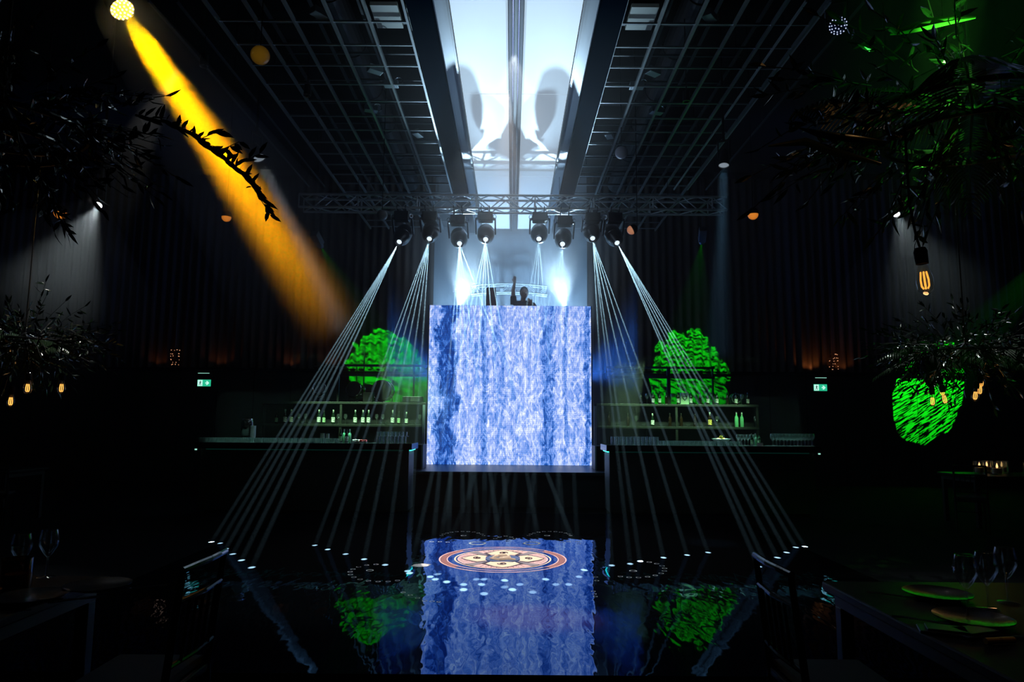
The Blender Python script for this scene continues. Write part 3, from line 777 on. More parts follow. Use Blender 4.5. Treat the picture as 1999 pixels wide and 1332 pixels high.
# ------------------------------------------------------------------ bottles and glasses
GBOT = mat('dark green bottle glass', (0.006, 0.016, 0.008), 0.06, spec=0.7, coat=0.5)
GBRN = mat('dark brown bottle glass', (0.014, 0.008, 0.004), 0.06, spec=0.7, coat=0.5)
GCLR = mat('pale green bottle glass', (0.10, 0.34, 0.16), 0.08, spec=0.7, coat=0.5)
CAPW = mat('pale cap', (0.62, 0.66, 0.6), 0.4); CAPD = mat('dark cap', (0.02, 0.02, 0.02), 0.4)
def label_mat(name, base, ink):
    mt = mat(name, base, 0.6)
    nt = mt.node_tree; b = nt.nodes['Principled BSDF']
    tc = nt.nodes.new('ShaderNodeTexCoord'); wv = nt.nodes.new('ShaderNodeTexWave'); wv.inputs['Scale'].default_value = 9
    wv.inputs['Distortion'].default_value = 9; wv.bands_direction = 'Z'
    nt.links.new(tc.outputs['Object'], wv.inputs['Vector'])
    cr = nt.nodes.new('ShaderNodeValToRGB'); cr.color_ramp.elements[0].position = 0.12; cr.color_ramp.elements[1].position = 0.2
    cr.color_ramp.elements[0].color = (*ink, 1); cr.color_ramp.elements[1].color = (*base, 1)
    nt.links.new(wv.outputs['Fac'], cr.inputs['Fac']); nt.links.new(cr.outputs['Color'], b.inputs['Base Color'])
    return mt
LABW = label_mat('white label', (0.75, 0.78, 0.7), (0.04, 0.05, 0.04)); LABY = label_mat('yellow label', (0.75, 0.5, 0.1), (0.1, 0.06, 0.02))
LABG = label_mat('green label', (0.4, 0.6, 0.35), (0.03, 0.06, 0.03))
BOTCACHE = {}
def bottle(kind, loc, label, h=0.30, group=None, tilt=0.0):
    if kind not in BOTCACHE:
        gl, lb, cp, fat = kind
        k = fat
        m1 = MB().lathe([(0.001, 0), (0.034 * k, 0), (0.037 * k, 0.01), (0.037 * k, 0.165), (0.030 * k, 0.195), (0.015, 0.225), (0.013, 0.275), (0.015, 0.278), (0.015, 0.286), (0.001, 0.286)], 16)
        root = m1.build('liquor_bottle', gl, smooth=True, autosmooth=True)
        if lb: MB().lathe([(0.0378 * k, 0.04), (0.0378 * k, 0.14)], 16).build('label', lb, root, smooth=True)
        if cp:
            MB().lathe([(0.0145, 0.262), (0.0158, 0.262), (0.0158, 0.298), (0.001, 0.298)], 12).build('cap', cp, root, smooth=True, autosmooth=True)
            MB().lathe([(0.0143, 0.228), (0.0146, 0.246)], 12).build('neck_band', cp, root, smooth=True)
        BOTCACHE[kind] = root; o = root
    else:
        o = dup(BOTCACHE[kind])
    o.location = loc; s = h / 0.298; o.scale = (s, s, s); o.rotation_euler = (0, tilt, 0)
    o['label'] = label; o['category'] = 'bottle'
    if group: o['group'] = group
    elif 'group' in o: del o['group']
    return o
GLS = glassy('clear glass', (0.93, 0.97, 0.96), 0.16, 0.07, 0.012)
def prof_glass(kind):
    if kind == 'wine': return [(0.036, 0), (0.036, 0.003), (0.006, 0.008), (0.004, 0.02), (0.004, 0.085), (0.018, 0.10), (0.037, 0.135), (0.039, 0.16), (0.031, 0.20), (0.029, 0.20), (0.036, 0.16), (0.034, 0.137), (0.012, 0.105)]
    if kind == 'tumbler': return [(0.001, 0), (0.032, 0), (0.034, 0.004), (0.039, 0.085), (0.037, 0.085), (0.031, 0.012), (0.001, 0.010)]
    if kind == 'high': return [(0.001, 0), (0.028, 0), (0.030, 0.004), (0.033, 0.15), (0.031, 0.15), (0.027, 0.012), (0.001, 0.010)]
    if kind == 'coupe': return [(0.001, 0), (0.03, 0), (0.03, 0.003), (0.005, 0.008), (0.004, 0.02), (0.035, 0.03), (0.05, 0.055), (0.048, 0.055), (0.03, 0.034), (0.001, 0.026)]
GLC = {}
def glass(kind, loc, label, group=None, s=1.0):
    nm = {'wine': 'wine_glass', 'tumbler': 'tumbler', 'high': 'highball_glass', 'coupe': 'cocktail_bowl'}[kind]
    if kind not in GLC:
        o = MB().lathe(prof_glass(kind), 12).build(nm, GLS, smooth=True, autosmooth=True); GLC[kind] = o
    else: o = dup(GLC[kind])
    o.location = loc; o.scale = (s, s, s); o['label'] = label; o['category'] = 'glass'
    if group: o['group'] = group
    elif 'group' in o: del o['group']
    return o
ORD = ['first', 'second', 'third', 'fourth', 'fifth', 'sixth', 'seventh', 'eighth', 'ninth', 'tenth', 'eleventh', 'twelfth', 'thirteenth', 'fourteenth', 'fifteenth']
def on0(px, dy=0.14): v = at_y(px, 830, YK + dy); return (v.x, YK + dy, zsh0 + 0.001)
def on1(px, dy=0.14): v = at_y(px, 787, YK + dy); return (v.x, YK + dy, zsh1 + 0.001)
KW = (GBOT, LABW, CAPW, 1.0); KG = (GBOT, LABG, CAPD, 0.9); KWB = (GBRN, LABW, CAPD, 1.0); KY = (GBRN, LABY, CAPW, 1.0); KD = (GBRN, None, CAPD, 1.0); KC = (GCLR, None, CAPW, 1.0)
left_b = [(539, KG, .26), (556, KW, .30), (568, KW, .30), (622, KW, .30), (632, KG, .28), (650, KW, .30), (693, KW, .30), (708, KW, .30), (719, KW, .30), (766, KW, .30), (778, KG, .28), (793, KW, .26)]
for i, (px, kd, h) in enumerate(left_b):
    col = 'green label' if kd is KG else 'white label'
    bottle(kd, on0(px), 'dark bottle with %s, %s from the left on the left bar shelf' % (col, ORD[i]), h, 'bottles on the left bar shelf')
for i, (px, kd) in enumerate(((583, 'wine'), (596, 'wine'), (660, 'wine'), (674, 'wine'), (735, 'wine'), (747, 'wine'), (819, 'wine'), (827, 'wine'))):
    glass(kd, on0(px), '%s stemmed glass from the left among bottles on the left bar shelf' % ORD[i], 'stemmed glasses on the left bar shelf', 1.05)
for i, px in enumerate((590, 604, 745.5, 754, 805, 812)):
    glass('coupe', on0(px, 0.05), '%s small glass bowl from the left at the left bar shelf edge' % ORD[i], 'small bowls on the left bar shelf', 0.8)
right_b = [(1189, KD, .30, 'plain dark bottle'), (1226, KD, .27, 'plain dark bottle'), (1274, KW, .27, 'dark bottle with white label'), (1308, KD, .28, 'plain dark bottle'), (1330, KD, .28, 'plain dark bottle'), (1357, KD, .27, 'plain dark bottle'), (1386, KY, .31, 'dark bottle with yellow label'), (1438, KC, .32, 'pale green bottle'), (1448.5, KC, .31, 'pale green bottle')]
for i, (px, kd, h, nm) in enumerate(right_b):
    bottle(kd, on0(px), '%s, %s from the left on the lower right bar shelf' % (nm, ORD[i]), h, 'bottles on the lower right bar shelf')
for i, px in enumerate((1163.5, 1242, 1400, 1475)):
    glass('wine', on0(px), '%s stemmed glass from the left on the lower right bar shelf' % ORD[i], 'stemmed glasses on the lower right bar shelf', 1.1)
for i, px in enumerate((1207, 1257, 1291, 1343, 1371, 1419)):
    glass('coupe', on0(px, 0.06), '%s shallow glass bowl from the left on the lower right bar shelf' % ORD[i], 'shallow bowls on the lower right bar shelf', 0.95)
top_b = [1251, 1275, 1288, 1301, 1324, 1349, 1367, 1382, 1400, 1420, 1437, 1460]
for i, px in enumerate(top_b):
    bottle(KWB if i % 3 else KD, on1(px), 'small dark bottle, %s from the left on the upper right bar shelf' % ORD[i], 0.25, 'bottles on the upper right bar shelf')
for i, px in enumerate((1263, 1312, 1448)):
    glass('wine', on1(px), '%s stemmed glass from the left on the upper right bar shelf' % ORD[i], 'stemmed glasses on the upper right bar shelf', 1.1)
gb = on1(1336, 0.2)
bx = thing('gift_carton', 'pale square carton with shield emblem on the upper right bar shelf', 'carton', gb)
MB().box((0, 0, 0.12), (0.17, 0.08, 0.24)).build('carton', mat('pale carton', (0.5, 0.75, 0.45), 0.6), bx)
sh = [(-0.05, 0.05), (0, 0.035), (0.05, 0.05), (0.045, -0.01), (0.0, -0.06), (-0.045, -0.01)]
MB().prism(sh, 0, 0.002, (0, -0.041, 0.13), Matrix.Rotation(PI / 2, 3, 'X')).build('emblem', mat('dark green print', (0.02, 0.08, 0.02), 0.6), bx)
MB().prism([(x * 0.55, y * 0.5) for x, y in sh], 0.002, 0.003, (0, -0.041, 0.13), Matrix.Rotation(PI / 2, 3, 'X')).build('emblem_mark', mat('pale carton'), bx)
# round par lights lying along the shelf tops
def par_light(loc, label, r=0.1, tiltz=0.0, tx=0.0):
    t = thing('par_light', label, 'stage light', loc, tiltz)
    rot = Matrix.Rotation(PI / 2 + tx, 3, 'X'); c = Vector((0, 0, r + 0.03))
    MB().lathe([(0.001, -0.16), (r * 0.7, -0.16), (r * 0.95, -0.1), (r, 0.02), (r, 0.06), (r * 0.9, 0.06), (r * 0.88, 0.03)], 24, c, rot).build('can', BLACK, t, smooth=True, autosmooth=True)
    MB().lathe([(0.001, 0.02), (r * 0.5, 0.026), (r * 0.88, 0.03)], 24, c, rot).build('lens', mat('dark glossy lens', (0.02, 0.05, 0.03), 0.08, spec=0.9, coat=1.0), t, smooth=True)
    MB().torus(c + rot @ Vector((0, 0, 0.06)), r * 0.96, 0.008, 26, 6, rot).build('rim', mat('grey rim', (0.5, 0.55, 0.52), 0.2, 0.8), t)
    MB().torus(c + rot @ Vector((0, 0, 0.034)), r * 0.5, 0.005, 22, 6, rot).build('inner_ring', mat('grey rim'), t)
    b = MB()
    for sx in (-1, 1): b.bar((sx * (r + 0.012), 0, 0.0), (sx * (r + 0.012), 0, r + 0.05), 0.012, 0.04)
    b.box((0, 0, 0.006), (2 * r + 0.036, 0.06, 0.012)); b.build('bracket', SATIN, t)
# drum kit on a riser behind the left back bar
YDR = 15.35; ZDR = 1.3
dxa, dxb = at_y(590, 780, YDR).x, at_y(800, 780, YDR).x
dr = thing('drum_riser', 'low black riser carrying the drum kit behind the left bar shelf', 'riser', ((dxa + dxb) / 2, YDR + 0.25, 0))
MB().box((0, 0, ZDR / 2), (dxb - dxa + 0.5, 1.7, ZDR)).build('body', BLACK, dr)
SHELL = mat('dark lacquer drum shell', (0.012, 0.014, 0.014), 0.12, spec=0.8, coat=0.6); HEADM = mat('dark drum head', (0.05, 0.06, 0.055), 0.25, spec=0.6)
def drum(px, py, rpx, depth, label, tilt=0.0, turn=0.0):
    c = at_y(px, py, YDR); r = rpx / FPX * YDR
    t = thing('drum', label, 'drum', (c.x, YDR, c.z), turn)
    rot = Matrix.Rotation(PI / 2 + tilt, 3, 'X')
    MB().lathe([(r, 0.0), (r, -depth)], 30, (0, 0, 0), rot).build('shell', SHELL, t, smooth=True)
    MB().lathe([(0.001, 0.012), (r * 0.6, 0.01), (r * 0.97, 0.0)], 30, (0, 0, 0), rot).build('head', HEADM, t, smooth=True)
    MB().torus((0, 0, 0), r * 1.02, 0.011, 36, 8, rot).build('hoop', CHROME, t)
    MB().torus(rot @ Vector((0, 0, -depth)), r * 1.02, 0.011, 36, 8, rot).build('rear_hoop', CHROME, t)
    lg = MB()
    for k in range(8):
        a = 2 * PI * k / 8 + 0.2; p = Vector((r * 1.04 * math.cos(a), r * 1.04 * math.sin(a), 0))
        lg.tube([rot @ (p + Vector((0, 0, 0.0))), rot @ (p + Vector((0, 0, -depth)))], 0.004, 5)
        lg.box(rot @ (p + Vector((0, 0, -depth * 0.5))), (0.025, 0.025, 0.05), rot)
    lg.build('lug_frame', CHROME, t)
    b = MB(); zf_ = ZDR - c.z
    for sx in (-1, 1):
        b.tube([rot @ Vector((sx * r * 0.9, 0, -depth * 0.6)), (sx * r * 1.15, 0.0 + depth * 0.5, zf_ + 0.003)], 0.010, 6)
    b.tube([rot @ Vector((0, -r * 0.3, -depth)), (0, depth * 1.6, zf_ + 0.003)], 0.010, 6)
    b.build('leg_frame', CHROME, t)
drum(623, 757, 12, 0.2, 'smallest tom of the drum kit behind the left bar shelf', -0.35, 0.35)
drum(690, 760, 15, 0.26, 'middle tom of the drum kit behind the left bar shelf', -0.2, -0.2)
drum(745, 762, 19, 0.36, 'largest drum of the kit behind the left bar shelf', 0.0, 0.0)
def cymbal(px, py, rpx, label, tx, ty):
    c = at_y(px, py, YDR + 0.62); r = rpx / FPX * (YDR + 0.62)
    t = thing('cymbal', label, 'cymbal', (c.x, YDR + 0.62, c.z))
    rot = Matrix.Rotation(ty, 3, 'Y') @ Matrix.Rotation(tx, 3, 'X')
    MB().lathe([(0.001, 0.035), (r * 0.15, 0.03), (r * 0.22, 0.016), (r * 0.6, 0.008), (r, 0.0), (r, -0.002), (r * 0.2, 0.01), (0.001, 0.028)], 36, (0, 0, 0), rot).build('plate', mat('dark bronze', (0.12, 0.09, 0.04), 0.3, 0.9), t, smooth=True)
    MB().tube([(0, 0, 0.05), (0, 0, ZDR + 0.2 - c.z)], 0.011, 8).build('stand', SATIN, t)
    b = MB()
    for k in range(3): b.tube([(0, 0, ZDR + 0.35 - c.z), (0.22 * math.cos(2.1 * k), 0.22 * math.sin(2.1 * k), ZDR + 0.012 - c.z)], 0.009, 6)
    b.build('tripod_frame', SATIN, t)
cymbal(640, 716, 26, 'flat dark cymbal over the far tom of the drum kit', 0.12, 0.05)
cymbal(697, 711, 24, 'flat dark cymbal over the middle tom of the drum kit', 0.18, -0.1)
par_light(on1(1436, 0.24), 'round par light standing behind bottles on the upper right bar shelf', 0.105, 0.1)
cb = on1(806, 0.12)
cr = thing('mixer_case', 'flat dark mixer case on the left bar shelf beside the video wall', 'mixer', (cb[0], cb[1], cb[2]))
MB().box((0, 0, 0.06), (0.4, 0.26, 0.12)).build('case', SATIN, cr, bevel=0.01)
for k in range(4): MB().box((0.06, -0.132, 0.03 + 0.025 * k), (0.18, 0.004, 0.008)).build('slot', mat('grey rim'), cr)
cb = on1(653, 0.12)
par = thing('amplifier', 'boxy dark amplifier between par lights on the left bar shelf', 'amplifier', (at_y(716, 787, YK).x, YK + 0.17, zsh1 + 0.001))
MB().box((0, 0, 0.10), (0.2, 0.2, 0.2)).build('case', BLACK, par, bevel=0.008)
MB().box((0, -0.102, 0.1), (0.15, 0.006, 0.15)).build('grille', SATIN, par)
# slim mic-like pole with a T bar rising above the left back bar
pp = at_y(712, 675, YDR + 0.1)
po = thing('pole_stand', 'tall thin dark stand with a short tilted T bar above the drum kit', 'stand', (pp.x, YDR + 0.1, ZDR + 0.001))
hp = pp.z - ZDR
MB().tube([(0, 0, 0.02), (0, 0, hp)], 0.013, 8).build('pole', BLACK, po)
MB().bar((-0.09, 0, hp + 0.03), (0.10, 0, hp - 0.04), 0.02).build('cross_bar', BLACK, po)
b_ = MB()
for k in range(3): b_.tube([(0, 0, 0.3), (0.2 * math.cos(2.1 * k + 1), 0.2 * math.sin(2.1 * k + 1), 0.01)], 0.009, 6)
b_.build('tripod_frame', BLACK, po)

# counter tops
def onc(px, dy): v = at_y(px, 866, YBAR + dy); return (v.x, YBAR + dy, ZB + 0.001)
for row, dy in enumerate((0.1, 0.19, 0.28)):
    for i in range(33):
        glass('tumbler', onc(391 + 8.3 * i + (row % 2) * 3, dy), 'small clear tumbler set out in rows on the left bar counter', 'tumblers in rows on the left counter', 0.82)
for row, dy in enumerate((0.1, 0.19, 0.28)):
    for i in range(19):
        glass('tumbler', onc(1291 + 8.2 * i + (row % 2) * 3, dy), 'small clear tumbler set out in rows on the right bar counter', 'tumblers in rows on the right counter', 0.82)
for row, dy in enumerate((0.1, 0.18)):
    for i in range(12):
        glass('high', onc(1196 + 7.6 * i + row * 3, dy), 'tall straight glass at the stage end of the right bar counter', 'tall glasses on the right counter', 0.9)
for row, dy in enumerate((0.12, 0.22)):
    for i in range(8):
        glass('high', onc(738 + 7.4 * i, dy), 'straight glass at the stage end of the left bar counter', 'glasses at the stage end of the left counter', 0.72)
rk = thing('glass_rack', 'wire rack of upturned glasses at the stage end of the left counter', 'rack', (onc(766, 0.17)[0], YBAR + 0.19, ZB + 0.113))
mbk = MB()
for dy in (-0.08, 0.08): mbk.tube([(-0.26, dy, 0.0), (0.26, dy, 0.0)], 0.003, 5)
for k in range(13): mbk.tube([(-0.25 + 0.0416 * k, -0.08, 0), (-0.25 + 0.0416 * k, 0.08, 0)], 0.002, 5)
mbk.build('wire_grid', CHROME, rk)
for row, dy in enumerate((0.14, 0.23)):
    for i in range(8):
        p = onc(738 + 7.4 * i + 1, dy); glass('tumbler', (p[0], p[1], ZB + 0.118), 'small glass standing on the wire rack above the left counter glasses', 'glasses on the left counter rack', 0.8)
for i in range(12):
    p = onc(1508 + 6.9 * i, 0.14); glass('wine', p, 'tall stemmed glass at the far end of the right bar counter', 'stemmed glasses at the far end of the right counter')
    p = onc(1510 + 6.9 * i, 0.26); glass('wine', p, 'tall stemmed glass at the far end of the right bar counter', 'stemmed glasses at the far end of the right counter')
for i in range(6):
    p = onc(1441 + 6.5 * i, 0.36); glass('wine', p, 'stemmed glass behind tumblers beside the fruit bowl', 'stemmed glasses beside the fruit bowl', 0.9)
# fruit bowl with lemons
p = onc(1408, 0.45)
fb = thing('fruit_bowl', 'wide metal fruit bowl of lemons behind tumblers on the right counter', 'bowl', p)
MB().lathe([(0.001, 0), (0.06, 0), (0.07, 0.02), (0.15, 0.10), (0.155, 0.10), (0.16, 0.105), (0.15, 0.108), (0.065, 0.028), (0.001, 0.02)], 24).build('bowl', mat('pale bowl', (0.6, 0.62, 0.6), 0.3, 0.3), fb, smooth=True, autosmooth=True)
LEM = mat('lemon peel', (0.85, 0.55, 0.03), 0.45, bump=0.2, bscale=300)
for i, (x, y, z) in enumerate(((-0.05, -0.02, 0.09), (0.03, -0.05, 0.085), (0.05, 0.03, 0.09), (-0.02, 0.055, 0.085), (0.0, 0.0, 0.13))):
    o = MB().ball((0, 0, 0), 0.032, 12, 9, (1.25, 1, 1)).build('lemon', LEM, smooth=True)
    o.location = (p[0] + x, p[1] + y, p[2] + z); o.rotation_euler = (0, 0.2 * i, 0.9 * i)
    tag(o, ['yellow lemon at the wall side of the fruit bowl', 'yellow lemon at the front of the fruit bowl', 'yellow lemon nearest the stemmed glasses in the fruit bowl', 'yellow lemon at the back of the fruit bowl', 'yellow lemon topmost in the fruit bowl'][i], 'lemon', 'lemons in the fruit bowl')
p = onc(1484, 0.1); cd_ = thing('menu_card', 'small white card standing on the right counter beside stemmed glasses', 'card', p)
MB().box((0, 0.01, 0.025), (0.1, 0.004, 0.05), Matrix.Rotation(-0.2, 3, 'X')).build('card', mat('white card', (0.8, 0.8, 0.78), 0.6), cd_)
for i, (px, dy) in enumerate(((1468, 0.30), (1475, 0.42), (1482, 0.34))):
    bottle(KC if i == 1 else KG, onc(px, dy), ['dark squat bottle beside the white card on the right counter', 'pale green bottle behind the white card', 'dark bottle directly behind the white card'][i], 0.2)
# left counter odds and ends
p = onc(493, 0.46)
cs = thing('cup_stack', 'tall pale stack of cups on the left counter', 'cup stack', p)
for k in range(7):
    MB().lathe([(0.001, 0), (0.033, 0), (0.043, 0.10), (0.045, 0.10), (0.045, 0.107), (0.04, 0.107)], 18, (0, 0, 0.026 * k)).build('cup', mat('white paper cup', (0.7, 0.74, 0.76), 0.6), cs, smooth=True, autosmooth=True)
p = onc(481, 0.55)
jr = thing('drink_dispenser', 'dark glass drink dispenser beside the cup stack', 'dispenser', p)
MB().lathe([(0.001, 0.0), (0.07, 0.0), (0.07, 0.06), (0.05, 0.08)], 22).build('foot', SATIN, jr, smooth=True, autosmooth=True)
MB().lathe([(0.05, 0.08), (0.1, 0.1), (0.105, 0.32), (0.08, 0.36)], 22).build('jar', mat('smoked glass', (0.01, 0.012, 0.014), 0.05, spec=0.8, coat=1), jr, smooth=True)
MB().lathe([(0.085, 0.36), (0.085, 0.38), (0.001, 0.40)], 22).build('lid', CHROME, jr, smooth=True, autosmooth=True)
MB().tube([(0, -0.07, 0.045), (0, -0.12, 0.045), (0, -0.12, 0.02)], 0.008, 8).build('tap', CHROME, jr)
for i, (px, w, lab) in enumerate(((629, 0.075, 'pale jar behind the tumblers on the left counter'), (639, 0.06, 'narrow pale jar next to the pale jar on the left counter'))):
    j = thing('jar', lab, 'jar', onc(px, 0.55))
    MB().lathe([(0.001, 0), (w / 2, 0), (w / 2, 0.11), (w / 2 - 0.008, 0.125)], 18).build('body', mat('cream ceramic', (0.5, 0.55, 0.45), 0.4), j, smooth=True, autosmooth=True)
    MB().lathe([(w / 2, 0.125), (w / 2, 0.14), (0.001, 0.145)], 18).build('lid', mat('grey rim'), j, smooth=True, autosmooth=True)
for i, (px, dy, kd) in enumerate(((664, 0.3, KG), (671, 0.42, KC), (676, 0.28, KWB), (682, 0.4, KC))):
    bottle(kd, onc(px, dy), ['dark green bottle', 'pale green bottle', 'brown bottle', 'last pale green bottle'][i] + ' in the bottle cluster at the end of the left tumblers', 0.22, 'bottle cluster on the left counter')
p = onc(702, 0.25)
tray = thing('garnish_tray', 'low steel garnish tray with red fruit on the left counter', 'tray', p)
MB().box((0, 0, 0.012), (0.24, 0.12, 0.024)).build('tray', CHROME, tray, bevel=0.006)
for k in range(4): MB().box((-0.085 + 0.057 * k, 0, 0.035), (0.05, 0.1, 0.03)).build('tub', mat('red garnish', (0.5, 0.03, 0.03), 0.4) if k > 1 else mat('white card'), tray)

# ------------------------------------------------------------------ exit signs
SGREEN = emit('exit green', (0.02, 0.52, 0.28), 1.0, False); SWHITE = emit('exit white', (0.55, 1.0, 0.86), 1.0, False); SPAL = emit('exit pale', (0.35, 0.85, 0.65), 0.85)
SDARK = mat('exit print', (0.0, 0.03, 0.02), 0.6)
def exit_sign(px, py, label):
    Y = 16.2; c = at_y(px, py, Y); s = 13.0 / FPX * Y    # half width 13 px
    t = thing('exit_sign', label, 'exit sign', (c.x, Y, c.z))
    w, h = s, s * 0.5
    rx = Matrix.Rotation(PI / 2, 3, 'X')
    MB().box((0, 0.03, 0), (2 * w + 0.01, 0.05, 2 * h + 0.01)).build('housing', BLACK, t)
    MB().box((0, 0.0, 0), (2 * w, 0.006, 2 * h)).build('sign_face', SGREEN, t)
    MB().box((-w * 0.6, -0.004, 0), (w * 0.72, 0.003, h * 1.8)).build('doorway_panel', SWHITE, t)
    MB().prism([(w * 0.18, h * 0.16), (w * 0.42, h * 0.16), (w * 0.30, h * 0.55), (w * 0.48, h * 0.6), (w * 0.78, 0), (w * 0.48, -h * 0.6), (w * 0.30, -h * 0.55), (w * 0.42, -h * 0.16), (w * 0.18, -h * 0.16)], 0, 0.003, (0, -0.004, 0), rx).build('arrow', SWHITE, t)
    m_ = MB(); u = h; ox = -w * 0.55
    m_.prism([(ox + 0.12 * u * math.cos(a * PI / 4), u * 0.58 + 0.12 * u * math.sin(a * PI / 4)) for a in range(8)], 0, 0.002, (0, -0.006, 0), rx)
    def limb(p, q, wd):
        d = Vector((q[0] - p[0], q[1] - p[1])).normalized(); n = Vector((-d.y, d.x)) * wd / 2
        m_.prism([(p[0] + n.x, p[1] + n.y), (p[0] - n.x, p[1] - n.y), (q[0] - n.x, q[1] - n.y), (q[0] + n.x, q[1] + n.y)], 0, 0.002, (0, -0.006, 0), rx)
    P = lambda x, y: (ox + x * u, y * u)
    limb(P(-0.02, 0.42), P(-0.1, -0.12), 0.26 * u); limb(P(-0.05, 0.36), P(0.22, 0.18), 0.1 * u); limb(P(0.22, 0.18), P(0.36, 0.22), 0.09 * u)
    limb(P(-0.08, 0.36), P(-0.3, 0.15), 0.1 * u); limb(P(-0.08, -0.1), P(0.16, -0.34), 0.13 * u); limb(P(0.16, -0.34), P(0.14, -0.72), 0.11 * u)
    limb(P(-0.12, -0.1), P(-0.24, -0.45), 0.13 * u); limb(P(-0.24, -0.45), P(-0.48, -0.62), 0.11 * u)
    m_.build('running_figure', SDARK, t)
    zc = 1.45 * s
    MB().box((0.0, 0.0, zc), (1.9 * w, 0.1, 0.02)).build('ceiling_mount', SATIN, t)
    MB().box((0, -0.052, zc), (1.7 * w, 0.006, 0.012)).build('mount_light', SPAL, t)
    for sx in (-1, 1): MB().tube([(sx * w * 0.7, 0.02, h), (sx * w * 0.7, 0.02, zc)], 0.004, 6).build('stem', SATIN, t)
    return t
exit_sign(398.5, 748, 'green exit sign with running figure and arrow, left of the bars')
exit_sign(1601.5, 757, 'green exit sign with running figure and arrow, right of the bars')

# sparkling crystal lamps under the curtain ledge
def crystal(px, py, label, seed):
    r2 = random.Random(seed); c = at_y(px, py, 16.4)
    t = thing('crystal_pendant', label, 'crystal pendant', (c.x, 16.4, c.z))
    fr_ = MB()
    for z in (-0.14, -0.02, 0.1, 0.2): fr_.torus((0, 0, z), 0.1 if z < 0.15 else 0.07, 0.004, 18, 5)
    fr_.build('ring_frame', SATIN, t)
    MB().tube([(0, 0, 0.2), (0, 0, ZC - c.z - 0.01)], 0.004, 5).build('wire', SATIN, t)
    bd = MB()
    for k in range(22):
        a = r2.random() * 2 * PI; bd.ball((0.1 * math.cos(a), 0.1 * math.sin(a), r2.choice((-0.16, -0.1, -0.04, 0.04, 0.1, 0.19))), 0.007 + 0.005 * r2.random(), 6, 4)
    o = bd.build('beads', emit('amber bead', (1.0, 0.42, 0.2), 0.8), t); o['kind'] = 'stuff'
crystal(341, 699, 'tiny amber crystal pendant above the left exit sign', 1)
crystal(1627, 708, 'tiny amber crystal pendant above the right exit sign', 2)

# ------------------------------------------------------------------ globe pendants
def globe(px, py, wpx, Y, label, mt, shade=0.5, tilt=0.0):
    c = at_y(px, py, Y); r = wpx / 2 / FPX * (Y + 0.3)
    t = thing('globe_pendant', label, 'pendant lamp', c)
    rot = Matrix.Rotation(tilt, 3, 'Y')
    MB().ball((0, 0, 0), r, 24, 16).build('globe', mt, t, smooth=True)
    if shade > 0:
        sp = MB().lathe([(r * 1.06, 0.0), (r * 1.08, r * 0.3), (r * 0.85, r * 1.0), (r * 0.3, r * 1.35), (0.001, r * 1.4)], 24, (0, 0, 0), rot)
        sp.build('shade', MATTE, t, smooth=True)
    top = rot @ Vector((0, 0, r * (1.35 if shade else 0.98)))
    MB().tube([top, Vector((top.x, top.y, top.z + 0.1)), Vector((top.x, top.y, ZC - c.z - 0.01))], 0.006, 6).build('cord', MATTE, t)
def globe_emit(name, c_mid, c_edge, s):
    mt = emit(name, c_mid, s); nt = mt.node_tree; b = nt.nodes['Principled BSDF']
    lw = nt.nodes.new('ShaderNodeLayerWeight'); lw.inputs[0].default_value = 0.4
    cr = nt.nodes.new('ShaderNodeValToRGB'); cr.color_ramp.elements[0].color = (*c_mid, 1); cr.color_ramp.elements[1].color = (*c_edge, 1)
    nt.links.new(lw.outputs['Facing'], cr.inputs['Fac']); nt.links.new(cr.outputs['Color'], b.inputs['Emission Color'])
    return mt
GOR = globe_emit('amber globe', (0.9, 0.28, 0.03), (0.38, 0.09, 0.01), 0.75); GYE = globe_emit('mustard globe', (0.30, 0.15, 0.01), (0.02, 0.009, 0.002), 0.22)
GGR = mat('unlit grey globe', (0.5, 0.5, 0.62), 0.5); GPK = globe_emit('peach globe', (0.6, 0.26, 0.14), (0.3, 0.1, 0.05), 0.7)
globe(508, 108, 37, 7.5, 'dim mustard globe lamp beside the yellow beam', GYE, 0)
globe(118, 416, 23, 9.5, 'amber half globe lamp near the white spotlight on the left', GOR)
globe(442, 424, 18, 9.8, 'amber half globe lamp just left of the yellow beam', GOR)
globe(1470, 419, 20, 10.0, 'amber half globe lamp right of the truss', GOR)
globe(1233, 449, 18, 11.0, 'small peach globe lamp tilted beside the moving heads', GPK, 0.5, R(62))
globe(1213, 298, 25, 10.5, 'unlit pale grey globe lamp below the right ceiling grid', GGR, 0)
globe(746, 420, 21, 11.0, 'unlit dark globe lamp under the left part of the truss', mat('unlit dark globe', (0.12, 0.12, 0.13), 0.5), 0)

